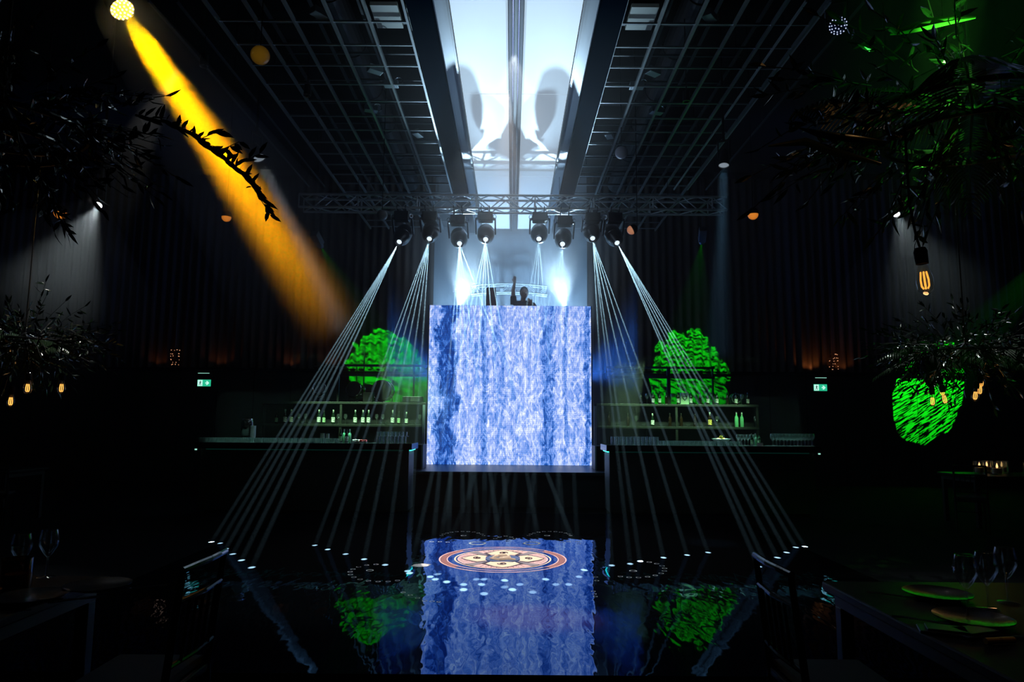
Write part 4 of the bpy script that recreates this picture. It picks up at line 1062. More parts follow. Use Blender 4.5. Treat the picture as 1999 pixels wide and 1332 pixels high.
# ------------------------------------------------------------------ wash lights and spots
def par_can(px, py, Y, target, r, label, lensmat, length=0.3, name='wash_light', leds=0):
    c = at_y(px, py, Y); d = (Vector(target) - c).normalized(); rot = aim(d)
    t = thing(name, label, 'stage light', c)
    MB().lathe([(0.001, length), (r * 0.6, length), (r * 0.95, length * 0.6), (r * 1.05, 0.02), (r * 1.05, -0.015), (r * 0.98, -0.015), (r * 0.98, 0.0)], 28, (0, 0, 0), rot).build('housing', HBODY, t, smooth=True, autosmooth=True)
    face = MB().lathe([(0.001, 0.0), (r * 0.5, 0.001), (r * 0.98, 0.002)], 28, (0, 0, 0), rot).build('lens', lensmat, t)
    if leds:
        le = MB()
        for rr, n in ((0, 1), (0.34, 6), (0.66, 12), (0.88, 16)):
            for k in range(n):
                a = 2 * PI * k / n + rr; q = rot @ Vector((rr * r * math.cos(a), rr * r * math.sin(a), -0.012))
                le.ball(q, r * 0.075, 6, 4)
        le.build('led_dots', leds, face)
    side = rot @ Vector((1, 0, 0)); back = rot @ Vector((0, 0, length * 0.5))
    yk = MB()
    for s in (-1, 1): yk.bar(back + side * s * r * 1.12, back + side * s * r * 1.12 + Vector((0, 0, 0.26)), 0.015, 0.03)
    yk.bar(back + side * r * 1.12 + Vector((0, 0, 0.26)), back - side * r * 1.12 + Vector((0, 0, 0.26)), 0.015, 0.03)
    yk.build('yoke', SATIN, t)
    MB().tube([back + Vector((0, 0, 0.26)), back + Vector((0, 0, max(0.3, ZC - c.z - back.z - 0.01)))], 0.02, 8).build('drop_pole', SATIN, t)
    return c, d
YEL_T = at_z(1034, 1204, 0.04)
cyel, dyel = par_can(238, 18, 7.0, YEL_T, 0.125, 'round LED wash light throwing the wide yellow beam', emit('yellow lens', (1.0, 0.55, 0.03), 2.2), leds=emit('hot led', (1.0, 0.92, 0.55), 9.0))
cw1, dw1 = par_can(192, 400, 9.3, at_y(62, 640, 7.6), 0.052, 'small white spotlight throwing a cone towards the left tables', emit('white lens', (1, 1, 1), 8), 0.2, 'spotlight')
cw2, dw2 = par_can(1750, 418, 9.6, at_y(1850, 640, 7.9), 0.045, 'small white spotlight throwing a cone towards the right tables', emit('white lens'), 0.2, 'spotlight')
cg, dg = par_can(506, 308, 9.6, at_z(867, 1060, 0.04), 0.09, 'LED spotlight throwing a thin grey beam beside the yellow one', emit('soft lens', (0.7, 0.85, 1), 0.3), 0.25, 'spotlight')
cb_, db_ = par_can(1413, 322, 9.8, at_z(1390, 1060, 0.04), 0.075, 'LED spotlight throwing a faint blue beam right of the truss', emit('soft lens'), 0.25, 'spotlight')
par_can(1636, 50, 7.2, Vector((1.2, 1.2, 1.2)), 0.10, 'round LED wash light with unlit blue dotted face under the right rails', mat('navy lens', (0.01, 0.015, 0.05), 0.2), leds=emit('pale led', (0.62, 0.72, 1.0), 0.95))
# small unlit spot cans glinting among the grids
for px, py, Y, lab in ((600, 180, 9.0, 'small dark spot can below the left ceiling grid'), (1340, 192, 9.0, 'small dark spot can below the right ceiling grid'), (398, 122, 8.0, 'small dark spot can on the left ceiling rail')):
    c = at_y(px, py, Y); t = thing('spot_can', lab, 'spot can', c)
    MB().lathe([(0.001, 0.1), (0.045, 0.1), (0.05, 0.0), (0.05, -0.05), (0.044, -0.05), (0.04, 0.02)], 18).build('can', SATIN, t, smooth=True, autosmooth=True)
    MB().torus((0, 0, -0.05), 0.047, 0.005, 20, 6).build('rim', CHROME, t)
    MB().tube([(0, 0, 0.1), (0, 0, ZC - c.z - 0.01)], 0.008, 6).build('stem', SATIN, t)
# gobo projectors beside the truss that paint the green foliage patches
def projector(px, py, Y, target, label):
    c = at_y(px, py, Y); d = (Vector(target) - c).normalized(); rot = aim(d)
    t = thing('gobo_projector', label, 'projector', c)
    MB().box(rot @ Vector((0, 0, 0.15)), (0.15, 0.15, 0.3), rot).build('housing', mat('dull black housing', (0.03, 0.03, 0.03), 0.5), t, bevel=0.01)
    MB().lathe([(0.055, 0.0), (0.055, -0.06), (0.048, -0.06), (0.048, -0.01), (0.001, -0.012)], 20, (0, 0, 0), rot).build('lens_barrel', SATIN, t, smooth=True, autosmooth=True)
    MB().lathe([(0.001, -0.03), (0.047, -0.03)], 20, (0, 0, 0), rot).build('lens', emit('green lens', (0.02, 0.8, 0.05), 0.6), t)
    MB().tube([rot @ Vector((0, 0, 0.15)) + Vector((0, 0, 0.07)), Vector(((rot @ Vector((0, 0, 0.15))).x, (rot @ Vector((0, 0, 0.15))).y, ZC - c.z - 0.002))], 0.014, 6).build('drop_pole', SATIN, t)
    return c + d * 0.075
G1T = at_y(748, 715, 16.6); G2T = at_y(1342, 715, 16.6); G3T = at_y(1818, 752, 16.8)
gp1 = projector(625, 478, 13.7, G1T, 'green foliage projector hanging left of the truss')
gp2 = projector(1370, 470, 13.7, G2T, 'green foliage projector hanging right of the truss')
gp3 = projector(2110, 440, 13.7, G3T, 'green foliage projector near the right side wall')
# ------------------------------------------------------------------ hanging planters
LEAF = mat('dark glossy leaf', (0.012, 0.028, 0.012), 0.22, spec=0.7, noise=0.5, nscale=3)
LEAFP = mat('palm leaf', (0.02, 0.045, 0.018), 0.2, spec=0.8, noise=0.4, nscale=3)
STEM = mat('dark twig', (0.012, 0.01, 0.007), 0.7)
def leaf(mb, p, d, up, L, w, droop=0.15):
    d = d.normalized(); s = d.cross(up)
    if s.length < 1e-3: s = Vector((1, 0, 0))
    s.normalize(); n = s.cross(d)
    P = lambda t, x, h: p + d * (L * t) + s * (w * x) + n * (L * h)
    vs = [P(0, 0, 0), P(0.3, -0.8, 0.03), P(0.3, 0.8, 0.03), P(0.3, 0, -0.0), P(0.65, -0.75, -droop * 0.3), P(0.65, 0.75, -droop * 0.3), P(0.65, 0, -droop * 0.4), P(1, 0, -droop)]
    mb.add(vs, [(0, 3, 1), (0, 2, 3), (1, 3, 6, 4), (3, 2, 5, 6), (4, 6, 7), (6, 5, 7)])
def rv(r, flat=1.0):
    while True:
        v = Vector((r.uniform(-1, 1), r.uniform(-1, 1), r.uniform(-1, 1)))
        if 0.05 < v.length < 1: return Vector((v.x, v.y, v.z * flat)).normalized()
def planter(px, py, Y, rx, ry, rz, label, seed, nt, lsize, palms=0, cable=True, trail=None):
    r = random.Random(seed); c = at_y(px, py, Y)
    t = thing('hanging_planter', label, 'hanging planter', c)
    fr_ = MB()
    fr_.torus((0, 0, -rz * 0.35), rx * 0.55, 0.012, 40, 6, Matrix.Diagonal((1, ry / rx, 1)))
    fr_.torus((0, 0, -rz * 0.1), rx * 0.7, 0.012, 40, 6, Matrix.Diagonal((1, ry / rx, 1)))
    for k in range(8):
        a = 2 * PI * k / 8; fr_.bar((0, 0, rz * 0.3), (rx * 0.55 * math.cos(a), ry * 0.55 * math.sin(a), -rz * 0.35), 0.012)
    fr_.build('frame', SATIN, t)
    if cable: MB().tube([(0, 0, rz * 0.3), (0, 0, ZC - c.z - 0.01)], 0.006, 6).build('cable', SATIN, t)
    fol = MB(); tw = MB()
    for i in range(nt):
        d = rv(r, 0.9); q = Vector((d.x * rx, d.y * ry, d.z * rz)) * r.uniform(0.35, 0.9)
        g = (Vector((d.x, d.y, d.z * 0.5)) + Vector((0, 0, r.uniform(-0.7, 0.3)))).normalized()
        L = lsize * r.uniform(3, 5.5); e = q + g * L
        tw.tube([q, (q + e) / 2 + Vector((0, 0, 0.02)), e], 0.0025, 4, caps=False)
        for k in range(r.randint(7, 11)):
            f = (k + 0.5) / 10; b = q.lerp(e, min(1, f))
            ld = (g * 0.7 + rv(r) * 0.9).normalized()
            leaf(fol, b, ld, rv(r), lsize * r.uniform(0.7, 1.25), lsize * r.uniform(0.10, 0.18))
        leaf(fol, e, g, rv(r), lsize * 1.1, lsize * 0.16)
    o = fol.build('foliage', LEAF, t, smooth=False); o['kind'] = 'stuff'
    tw.build('twigs', STEM, t)
    for k in range(palms):
        a = 2 * PI * k / palms + r.uniform(-0.2, 0.2); d = Vector((math.cos(a), math.sin(a) * ry / rx, r.uniform(-0.1, 0.45)))
        q = Vector((0, 0, 0)); pts = []; L = rx * r.uniform(0.9, 1.3)
        for i in range(9):
            f = i / 8; pts.append(q + d * L * f + Vector((0, 0, -0.45 * L * f * f)))
        pm = MB(); pm.tube(pts, [0.008 * (1 - 0.8 * i / 8) for i in range(9)], 5)
        for i in range(2, 34):
            f = i / 34; j = min(7, int(f * 8)); b = pts[j].lerp(pts[j + 1], f * 8 - j); tg = (pts[j + 1] - pts[j]).normalized()
            sd = tg.cross(Vector((0, 0, 1))).normalized()
            ll = lsize * 2.4 * (0.35 + math.sin(PI * min(1, f + 0.12)))
            for s in (-1, 1): leaf(pm, b, (tg * 0.7 + sd * s + Vector((0, 0, -0.25))).normalized(), Vector((0, 0, 1)), ll, 0.011, 0.25)
        pm.build('palm_frond', LEAFP, t)
    return t, c
n1, n1c = planter(0, 235, 2.95, 0.50, 0.45, 0.32, 'large dark leafy planter hanging near, over the left tables', 11, 130, 0.075)
n2, n2c = planter(1900, 215, 2.9, 0.70, 0.55, 0.38, 'large dark planter with palm leaves hanging near, over the right tables', 12, 120, 0.085, 6)
m1, m1c = planter(48, 662, 6.6, 0.52, 0.5, 0.20, 'leafy hanging planter farther back above three bulbs on the left', 13, 130, 0.085, 3)
m2, m2c = planter(1885, 683, 6.5, 0.66, 0.55, 0.22, 'leafy hanging planter with palm fronds in front of the green wall patch', 14, 150, 0.085, 10)
# trailing branch of the near left planter that crosses the yellow beam
tb = MB(); r = random.Random(5)
path = [at_y(*p, 2.75) - n1c for p in ((265, 225), (330, 240), (372, 262), (402, 285), (438, 312), (470, 338), (492, 362), (508, 388), (530, 424))]
tb.tube(path, [0.006, 0.005, 0.005, 0.004, 0.004, 0.003, 0.003, 0.002, 0.001], 5)
fol = MB()
for i in range(len(path) - 1):
    a, b = path[i], path[i + 1]; d = (b - a).normalized(); n = 12 if i < 6 else 7
    for k in range(n):
        q = a.lerp(b, k / n); s = -1 if k % 2 else 1
        ld = (d * 0.55 + Vector((s * 0.55 + 0.25, r.uniform(-0.5, 0.5), -s * 0.45 + r.uniform(-0.25, 0.35)))).normalized()
        leaf(fol, q, ld, Vector((0.1, -1, 0.3)), 0.066 * r.uniform(0.75, 1.25), 0.0105 * r.uniform(0.8, 1.2), 0.12)
    if i in (2, 3, 4):
        q = a.lerp(b, 0.5); e = q + Vector((0.10, 0.0, 0.05)) * r.uniform(0.7, 1.1)
        tb.tube([q, e], 0.002, 4)
        for k in range(4): leaf(fol, q.lerp(e, 0.4 + 0.2 * k), Vector((0.5, r.uniform(-.4, .4), r.uniform(-0.6, 0.9))).normalized(), Vector((0, -1, 0.2)), 0.062, 0.0115)
br = tb.build('trailing_branch', STEM, n1); o = fol.build('branch_leaves', LEAF, br); o['kind'] = 'stuff'
# a big arching leaf of the near right planter and a few broad leaves
for pts, w in ((((1905, 34), (1860, 38), (1815, 46), (1775, 56), (1738, 66)), 0.022), (((1560, 250), (1600, 262), (1660, 270), (1735, 278)), 0.016), (((1500, 285), (1570, 276), (1640, 300), (1720, 320)), 0.018)):
    pp_ = [at_y(*p, 2.7) - n2c for p in pts]
    bl_ = MB(); n = len(pp_)
    vs = []; fs = []
    for i, p in enumerate(pp_):
        f = i / (n - 1); wd = w * math.sin(PI * (0.08 + 0.86 * (1 - f)))
        vs += [p + Vector((0, -wd, wd * 0.6)), p + Vector((0, 0, 0)), p + Vector((0, wd * 0.4, -wd))]
    for i in range(n - 1):
        for k in (0, 1): fs.append((3 * i + k, 3 * i + k + 1, 3 * i + 4 + k, 3 * i + 3 + k))
    bl_.add(vs, fs).build('broad_leaf', LEAFP if w < 0.02 else mat('green-lit broad leaf', (0.14, 0.34, 0.08), 0.35, noise=0.3, nscale=12), n2, smooth=True)  # green light on the first leaf is put into its lighter colour

# ------------------------------------------------------------------ filament bulbs
BULBG = glassy('bulb glass', (0.98, 0.93, 0.85), 0.0, 0.03)
FIL = emit('hot filament', (1.0, 0.40, 0.055), 1.35)
FILW = emit('bright filament', (1.0, 0.46, 0.10), 1.7)
def bulb(px, py, Y, label, scale=1.0, mt=None, tilt=0.0, ztop=None, group=None):
    """px, py: centre of the glowing filament"""
    c = at_y(px, py, Y); t = thing('pendant_bulb', label, 'pendant bulb', c, group=group)
    s = scale; rot = Matrix.Rotation(tilt, 3, 'Y')
    g = MB().lathe([(0.001, -0.062 * s), (0.012 * s, -0.058 * s), (0.028 * s, -0.04 * s), (0.032 * s, -0.012 * s), (0.030 * s, 0.01 * s), (0.022 * s, 0.04 * s), (0.0155 * s, 0.062 * s)], 24, (0, 0, 0), rot)
    g.build('glass', BULBG, t, smooth=True)
    f = MB(); n = 6
    for k in range(n):
        a = 2 * PI * k / n
        f.tube([rot @ Vector((0.011 * s * math.cos(a), 0.011 * s * math.sin(a), 0.03 * s)), rot @ Vector((0.0155 * s * math.cos(a), 0.0155 * s * math.sin(a), -0.002 * s)), rot @ Vector((0.0145 * s * math.cos(a), 0.0145 * s * math.sin(a), -0.026 * s)), rot @ Vector((0.008 * s * math.cos(a), 0.008 * s * math.sin(a), -0.036 * s))], 0.0032 * s, 5)
    f.build('filament', mt or FIL, t)
    MB().lathe([(0.0155 * s, 0.06 * s), (0.022 * s, 0.062 * s), (0.023 * s, 0.075 * s), (0.0245 * s, 0.112 * s), (0.019 * s, 0.126 * s), (0.004 * s, 0.13 * s)], 20, (0, 0, 0), rot).build('socket', MATTE, t, smooth=True, autosmooth=True)
    top = rot @ Vector((0, 0, 0.128 * s)); zt = (ztop if ztop is not None else ZC) - c.z
    k = 0.0035 if Y > 4 else 0.005
    MB().tube([top, top + Vector((-0.012 * s, 0, 0.05)), Vector((top.x - 0.03, 0, min(0.3, zt * 0.6))), Vector((top.x - 0.03, 0, zt))], k, 6).build('cord', MATTE, t)
    return t
bulb(1805, 546, 2.62, 'large glowing filament bulb hanging alone on a thick black cord', 1.0, FIL, R(-5), n2c.z - 0.2)
for px, py, lab in ((54, 757, 'middle'), (120, 757, 'nearest the bars'), (21, 783, 'lowest')):
    bulb(px, py, 6.3, 'glowing filament bulb under the left planter, the %s of three' % lab, 1.05, FILW, 0.0, m1c.z - 0.05, 'bulbs under the left planter')
for px, py, lab, tl in ((1820.5, 783, 'glowing filament bulb hanging alone before the green wall patch', 0.0), (1839, 764, 'upper bulb of the tilted pair before the green wall patch', R(-9)), (1844, 779, 'lower bulb of the tilted pair before the green wall patch', R(-9)), (1916, 747, 'topmost of three bulbs at the edge of the green wall patch', R(6)), (1913, 761, 'middle of three bulbs at the edge of the green wall patch', R(6)), (1904, 772, 'lowest of three bulbs at the edge of the green wall patch', R(9))):
    yy = {1839: 6.0, 1844: 5.85, 1916: 6.3, 1913: 6.0, 1904: 5.8}.get(int(px), 6.1)
    bulb(px, py, yy, lab, 0.95, FILW, tl, m2c.z - 0.05)
# dark vase-shaped lamp holder under the right planter
vz = at_y(1817, 728, 6.35)
v_ = thing('vase_holder', 'black tapered holder hanging above the lone bulb at the green wall patch', 'holder', vz)
MB().lathe([(0.001, 0.16), (0.05, 0.15), (0.085, 0.06), (0.08, -0.02), (0.04, -0.11), (0.012, -0.15), (0.001, -0.15)], 22).build('body', MATTE, v_, smooth=True)
MB().tube([(0, 0, 0.15), (0, 0, 0.3)], 0.006, 6).build('cord', MATTE, v_)

# ------------------------------------------------------------------ tables, chairs, settings
TOPM = mat('dark glossy table top', (0.006, 0.006, 0.007), 0.4, spec=0.25, noise=0.3, nscale=14)
def table(x, y, w, d, label):
    t = thing('dining_table', label, 'table', (x, y, 0))
    MB().box((0, 0, 0.73), (w, d, 0.04)).build('top', TOPM, t, bevel=0.008)
    MB().box((0, 0, 0.68), (w - 0.08, d - 0.08, 0.06)).build('apron', WOODB, t)
    for sx in (-1, 1):
        for sy in (-1, 1): MB().box((sx * (w / 2 - 0.07), sy * (d / 2 - 0.07), 0.325), (0.06, 0.06, 0.65)).build('leg', WOODB, t, bevel=0.006)
    return t
CHW = mat('black lacquered chair', (0.01, 0.01, 0.012), 0.2, spec=0.6, coat=0.4)
CH = []
def chair(x, y, rz, label):
    """local: faces +x, back at x = -0.2"""
    if CH: return dup(CH[0], (x, y, 0), rz, label)
    t = thing('dining_chair', label, 'chair', (x, y, 0), rz); CH.append(t)
    MB().box((0, 0, 0.44), (0.40, 0.40, 0.04)).build('seat', CHW, t, bevel=0.01)
    MB().box((0.0, 0, 0.475), (0.37, 0.37, 0.03)).build('cushion', mat('black cushion', (0.012, 0.012, 0.014), 0.8), t, bevel=0.012)
    for sy in (-1, 1):
        MB().tube([(0.17, sy * 0.17, 0.42), (0.18, sy * 0.175, 0.0)], [0.016, 0.011], 10).build('leg', CHW, t)
        MB().tube([(-0.22, sy * 0.19, 0.0), (-0.19, sy * 0.19, 0.45), (-0.24, sy * 0.19, 0.92)], [0.011, 0.016, 0.013], 10).build('leg', CHW, t)
    MB().tube([(-0.24, -0.2, 0.92), (-0.255, -0.1, 0.925), (-0.26, 0, 0.925), (-0.255, 0.1, 0.925), (-0.24, 0.2, 0.92)], 0.014, 10).build('top_rail', CHW, t)
    for z in (0.80, 0.56): MB().tube([(-0.195 - 0.1 * (z - 0.45), -0.19, z), (-0.21 - 0.1 * (z - 0.45), 0, z), (-0.195 - 0.1 * (z - 0.45), 0.19, z)], 0.011, 8).build('cross_rail', CHW, t)
    for k in range(5): MB().tube([(-0.218, -0.12 + 0.06 * k, 0.56), (-0.242, -0.12 + 0.06 * k, 0.80)], 0.007, 6).build('slat', CHW, t)
    for sy in (-1, 1): MB().tube([(0.175, sy * 0.172, 0.2), (-0.205, sy * 0.19, 0.2)], 0.008, 8).build('stretcher', CHW, t)
    MB().tube([(0.175, -0.172, 0.25), (0.175, 0.172, 0.25)], 0.008, 8).build('stretcher', CHW, t)
    return t
chair(1.32, 2.92, 0.0, 'black spindle-back chair near the camera on the right, by the corner of the table')
chair(-1.50, 2.92, PI, 'black spindle-back chair near the camera on the left, by the corner of the table')
TR = (2.3, 2.42, 1.62, 1.95); TL = (-2.72, 2.42, 1.62, 1.95)
table(*TR, 'dark glossy dining table nearest the camera on the right')
table(*TL, 'dark glossy dining table nearest the camera on the left')
table(7.6, 10.6, 1.7, 0.9, 'dark dining table far back below the green wall patch')
table(-7.9, 10.2, 1.7, 0.9, 'dark dining table far back beyond the left bulbs')
chair(6.5, 9.9, R(60), 'black spindle-back chair at the far right table')
chair(8.0, 9.75, R(100), 'second black spindle-back chair at the far right table, nearer the side wall')
chair(-7.0, 9.5, R(110), 'black spindle-back chair at the far left table')
ZT_ = 0.7505
PLM = mat('dark glazed plate', (0.03, 0.034, 0.036), 0.25, spec=0.5, coat=0.1)
PC = []
def plate(px, py, label, s=1.0):
    p = at_z(px, py, ZT_)
    if PC: o = dup(PC[0], p, 0, label)
    else:
        o = MB().lathe([(0.001, 0.0), (0.08, 0.0), (0.085, 0.004), (0.135, 0.018), (0.136, 0.022), (0.085, 0.010), (0.001, 0.007)], 36).build('plate', PLM, smooth=True, autosmooth=True)
        o.location = p; tag(o, label, 'plate', 'plates on the near tables'); PC.append(o)
    o.scale = (s, s, s); return o
FORK, KNIFE = [], []
def fork(p, rz, label):
    if FORK: return dup(FORK[0], p, rz, label)
    t = thing('fork', label, 'fork', p, rz, 'forks on the near tables'); FORK.append(t)
    MB().tube([(0, -0.10, 0.004), (0, 0.0, 0.006), (0, 0.05, 0.008)], [0.005, 0.003, 0.004], 6).build('handle', CHROME, t)
    b = MB(); b.box((0, 0.06, 0.008), (0.022, 0.025, 0.003))
    for k in range(4): b.bar((-0.0095 + 0.0063 * k, 0.07, 0.008), (-0.0095 + 0.0063 * k, 0.105, 0.006), 0.003)
    b.build('tines', CHROME, t); return t
def knife(p, rz, label):
    if KNIFE: return dup(KNIFE[0], p, rz, label)
    t = thing('knife', label, 'knife', p, rz, 'knives on the near tables'); KNIFE.append(t)
    MB().tube([(0, -0.11, 0.005), (0, -0.01, 0.005)], [0.006, 0.004], 6).build('handle', CHROME, t)
    MB().prism([(-0.006, -0.01), (0.007, -0.01), (0.010, 0.06), (0.004, 0.11), (-0.006, 0.115)], 0.002, 0.005).build('blade', CHROME, t); return t
def set_place(px, py, side, where):
    plate(px, py, 'dark glazed plate %s' % where)
    p = at_z(px, py, ZT_)
    fork(p + Vector((-0.19, 0, 0)) if side > 0 else p + Vector((0.19, 0, 0)), R(60 * side), 'steel fork beside the plate %s' % where)
    knife(p + Vector((0.0, -0.19, 0)), R(75 * side), 'steel knife beside the plate %s' % where)
set_place(1830, 1166, 1, 'amid the near right table')
set_place(1900, 1215, 1, 'by the yellow napkin on the right table')
set_place(60, 1172, -1, 'in the middle of the near left table')
set_place(190, 1150, -1, 'near the far corner of the left table')
for px, py, lab in ((1890, 1200, 'stemmed wine glass nearest the plates on the near right table'), (1930, 1192, 'middle of three wine glasses on the near right table'), (1968, 1178, 'wine glass nearest the side wall on the near right table')):
    p = at_z(px, py, ZT_); glass('wine', p, lab, None, 1.15)
for px, py, lab in ((36, 1140, 'wine glass beside the amber jar on the near left table'), (90, 1128, 'second wine glass past the amber jar on the near left table')):
    p = at_z(px, py, ZT_); glass('wine', p, lab, None, 1.1)
p = at_z(1952, 1258, ZT_)
nb = thing('napkin_bar', 'rolled yellow napkin lying across the near right table', 'napkin', p, R(8))
MB().tube([(-0.055, 0, 0.012), (0.055, 0, 0.012)], 0.011, 12).build('roll', mat('yellow linen', (0.75, 0.48, 0.12), 0.7), nb)
MB().tube([(-0.005, 0, 0.012), (0.005, 0, 0.012)], 0.0118, 12).build('band', mat('yellow linen band', (0.5, 0.3, 0.08), 0.7), nb)
# folded napkins with blue sheen
for i, (px, py, rz) in enumerate(((1900, 1240, 0.3), (1842, 1236, -0.4))):
    p = at_z(px, py, ZT_); n_ = thing('folded_napkin', ['folded dark napkin beside the yellow one', 'folded dark napkin before the yellow one'][i], 'napkin', p, rz)
    MB().box((0, 0, 0.006), (0.16, 0.10, 0.012)).build('cloth', mat('dark satin napkin', (0.02, 0.03, 0.06), 0.35), n_, bevel=0.004)
    MB().box((0.01, 0, 0.016), (0.13, 0.085, 0.008)).build('fold', mat('dark satin napkin'), n_, bevel=0.003)
# candle jars
CJ = []
def candle(px, py, z, label, loc=None, lit=True, s=1.0):
    p = loc or at_z(px, py, z)
    if lit and CJ: o = dup(CJ[0], p, 0, label); o.scale = (s, s, s); return o
    t = thing('candle_jar' if lit else 'amber_jar', label, 'candle' if lit else 'jar', p, group='candle jars on the far tables' if lit else None)
    MB().lathe([(0.001, 0), (0.045, 0), (0.05, 0.01), (0.05, 0.11), (0.047, 0.11), (0.047, 0.012), (0.001, 0.010)], 20).build('glass', GLS if lit else glassy('amber glass', (0.6, 0.35, 0.15), 0.1), t, smooth=True, autosmooth=True)
    MB().lathe([(0.001, 0.012), (0.036, 0.012), (0.036, 0.055), (0.001, 0.053)], 18).build('candle', mat('ivory wax', (0.8, 0.6, 0.4), 0.6), t, smooth=True, autosmooth=True)
    if lit:
        MB().lathe([(0.001, 0.056), (0.009, 0.066), (0.007, 0.082), (0.001, 0.10)], 10).build('flame', emit('candle flame', (1.0, 0.5, 0.2), 3.0), t, smooth=True)
        CJ.append(t)
    t.scale = (s, s, s); return t
for i, (dx, dy, lab) in enumerate(((-0.55, 0.1, 'nearest the bar'), (-0.42, -0.1, 'second from the bar side'), (-0.1, 0.25, 'at the wall side'), (0.15, 0.0, 'at the centre'), (-0.3, 0.3, 'behind the others'))):
    candle(0, 0, 0, 'lit candle jar on the far right table, %s' % lab, (7.75 + dx, 10.6 + dy, ZT_), True, 1.7)
candle(0, 0, 0, 'lit candle jar on the far left table', (-7.85, 10.1, ZT_), True, 1.7); candle(0, 0, 0, 'second lit candle jar on the far left table, nearer the wall', (-8.05, 10.3, ZT_), True, 1.7)
candle(30, 1150, ZT_, 'unlit amber candle jar on the near left table', None, False, 1.2)

# ------------------------------------------------------------------ DJ
def remesh(name, mb, m_, parent, voxel=0.012, smooth_it=3, loc=(0, 0, 0)):
    o = mb.build(name, m_, None)
    r_ = o.modifiers.new('skin', 'REMESH'); r_.mode = 'VOXEL'; r_.voxel_size = voxel; r_.use_smooth_shade = True
    s_ = o.modifiers.new('soften', 'SMOOTH'); s_.factor = 0.5; s_.iterations = smooth_it
    dg = bpy.context.evaluated_depsgraph_get(); me = bpy.data.meshes.new_from_object(o.evaluated_get(dg)); me.name = name
    o.modifiers.clear(); old = o.data; o.data = me; bpy.data.meshes.remove(old)
    for p in me.polygons: p.use_smooth = True
    if not me.materials: me.materials.append(m_)
    if parent is not None: o.parent = parent
    o.location = loc; return o
zf = ZS + 1.86
djx = at_y(1021, 580, 14.95).x
SKIN = mat('skin', (0.5, 0.3, 0.22), 0.5, spec=0.4)
HT_ = at_y(1024, 562, 14.95).z - zf     # standing height
k = HT_ / 1.76
hz = at_y(1004, 539, 14.95).z - zf
def S(x, y, z): return Vector((x * k, y * k, z * k))
hand_tip = Vector((at_y(1004.5, 539, 14.95).x - djx, -0.06, hz))
shR, shL = S(-0.185, 0.0, 1.42), S(0.185, 0.0, 1.42)
elR = Vector((hand_tip.x - 0.03, -0.05, (shR.z + hz) / 2 - 0.02)); wrR = hand_tip - Vector((0.0, 0.0, 0.17))
elL, wrL = S(0.32, -0.14, 1.16), S(0.17, -0.24, 1.40)
bd = MB()
for s in (-1, 1):
    bd.tube([S(0.095 * s, 0, 0.93), S(0.10 * s, -0.01, 0.70), S(0.11 * s, -0.02, 0.48), S(0.115 * s, 0.0, 0.28), S(0.12 * s, 0.02, 0.08)], [0.085, 0.075, 0.052, 0.052, 0.036], 14)
    bd.tube([S(0.12 * s, 0.05, 0.04), S(0.125 * s, -0.06, 0.035), S(0.13 * s, -0.17, 0.025)], [0.035, 0.042, 0.03], 12)
bd.tube([S(0, 0, 0.86), S(0, 0, 0.98), S(0, 0, 1.12), S(0, 0, 1.28), S(0, 0, 1.42), S(0, -0.005, 1.47)], [0.12, 0.145, 0.125, 0.14, 0.135, 0.07], 18)
bd.tube([shR, Vector((0, 0, shR.z + 0.01)), shL], [0.06, 0.075, 0.06], 12)
bd.tube([S(0, -0.01, 1.44), S(0.01, -0.025, 1.56)], [0.062, 0.055], 12)
hc = S(0.02, -0.045, 1.645)
bd.ball(hc, 0.1 * k, 20, 14, (0.78, 0.95, 1.15)); bd.ball(hc + S(0.012, -0.04, -0.06), 0.06 * k, 14, 10, (0.9, 1, 0.9))
bd.ball(hc + S(0.02, -0.105, -0.015), 0.018, 8, 6, (0.8, 1.1, 1.3))
for s in (-1, 1):
    bd.ball(hc + S(0.078 * s + 0.004, 0.005, -0.005), 0.026, 8, 6, (0.4, 0.8, 1.2))
    bd.ball(hc + S(0.032 * s + 0.016, -0.088, 0.012), 0.014, 8, 6)
bd.tube([hc + S(-0.012, -0.094, -0.058), hc + S(0.04, -0.094, -0.058)], 0.009, 6)
def arm(a, b, c, hand_dir, side):
    bd.tube([a, a.lerp(b, 0.5), b], [0.056, 0.048, 0.042], 12); bd.tube([b, b.lerp(c, 0.4), c], [0.043, 0.04, 0.028], 12)
    d = hand_dir.normalized(); sx = d.cross(Vector((0, 1, 0.1))).normalized() * side; nn = sx.cross(d)
    bd.tube([c, c + d * 0.05, c + d * 0.085], [0.028, 0.036, 0.034], 10)
    for i, ln in enumerate((0.068, 0.078, 0.074, 0.058)):
        o_ = c + d * 0.08 + sx * (0.03 - 0.02 * i); e1 = o_ + d * ln * 0.5 - nn * 0.006; e2 = e1 + d * ln * 0.5 - nn * (0.012 + 0.004 * i)
        bd.tube([o_, e1, e2], [0.0095, 0.009, 0.0075], 8)
    th = c + d * 0.03 + sx * 0.028; bd.tube([th, th + sx * 0.025 + d * 0.03, th + sx * 0.03 + d * 0.06], [0.012, 0.0105, 0.008], 8)
arm(shR, elR, wrR, Vector((0.05, 0, 1)), 1)
arm(shL, elL, wrL, Vector((-0.55, 0.1, 0.6)), -1)
dj = remesh('person', bd, SKIN, None, 0.0075, 3, (djx, 14.95, zf))
tag(dj, 'person in dark clothes behind the video wall raising one arm straight up', 'person')
cl = MB(); cl.tube([S(0, 0, 0.90), S(0, 0, 1.02), S(0, 0, 1.14), S(0, 0, 1.28), S(0, 0, 1.40), S(0, 0, 1.46)], [0.165, 0.155, 0.145, 0.158, 0.152, 0.095], 18)
cl.tube([shR, Vector((0, 0, shR.z + 0.012)), shL], [0.074, 0.09, 0.074], 12)
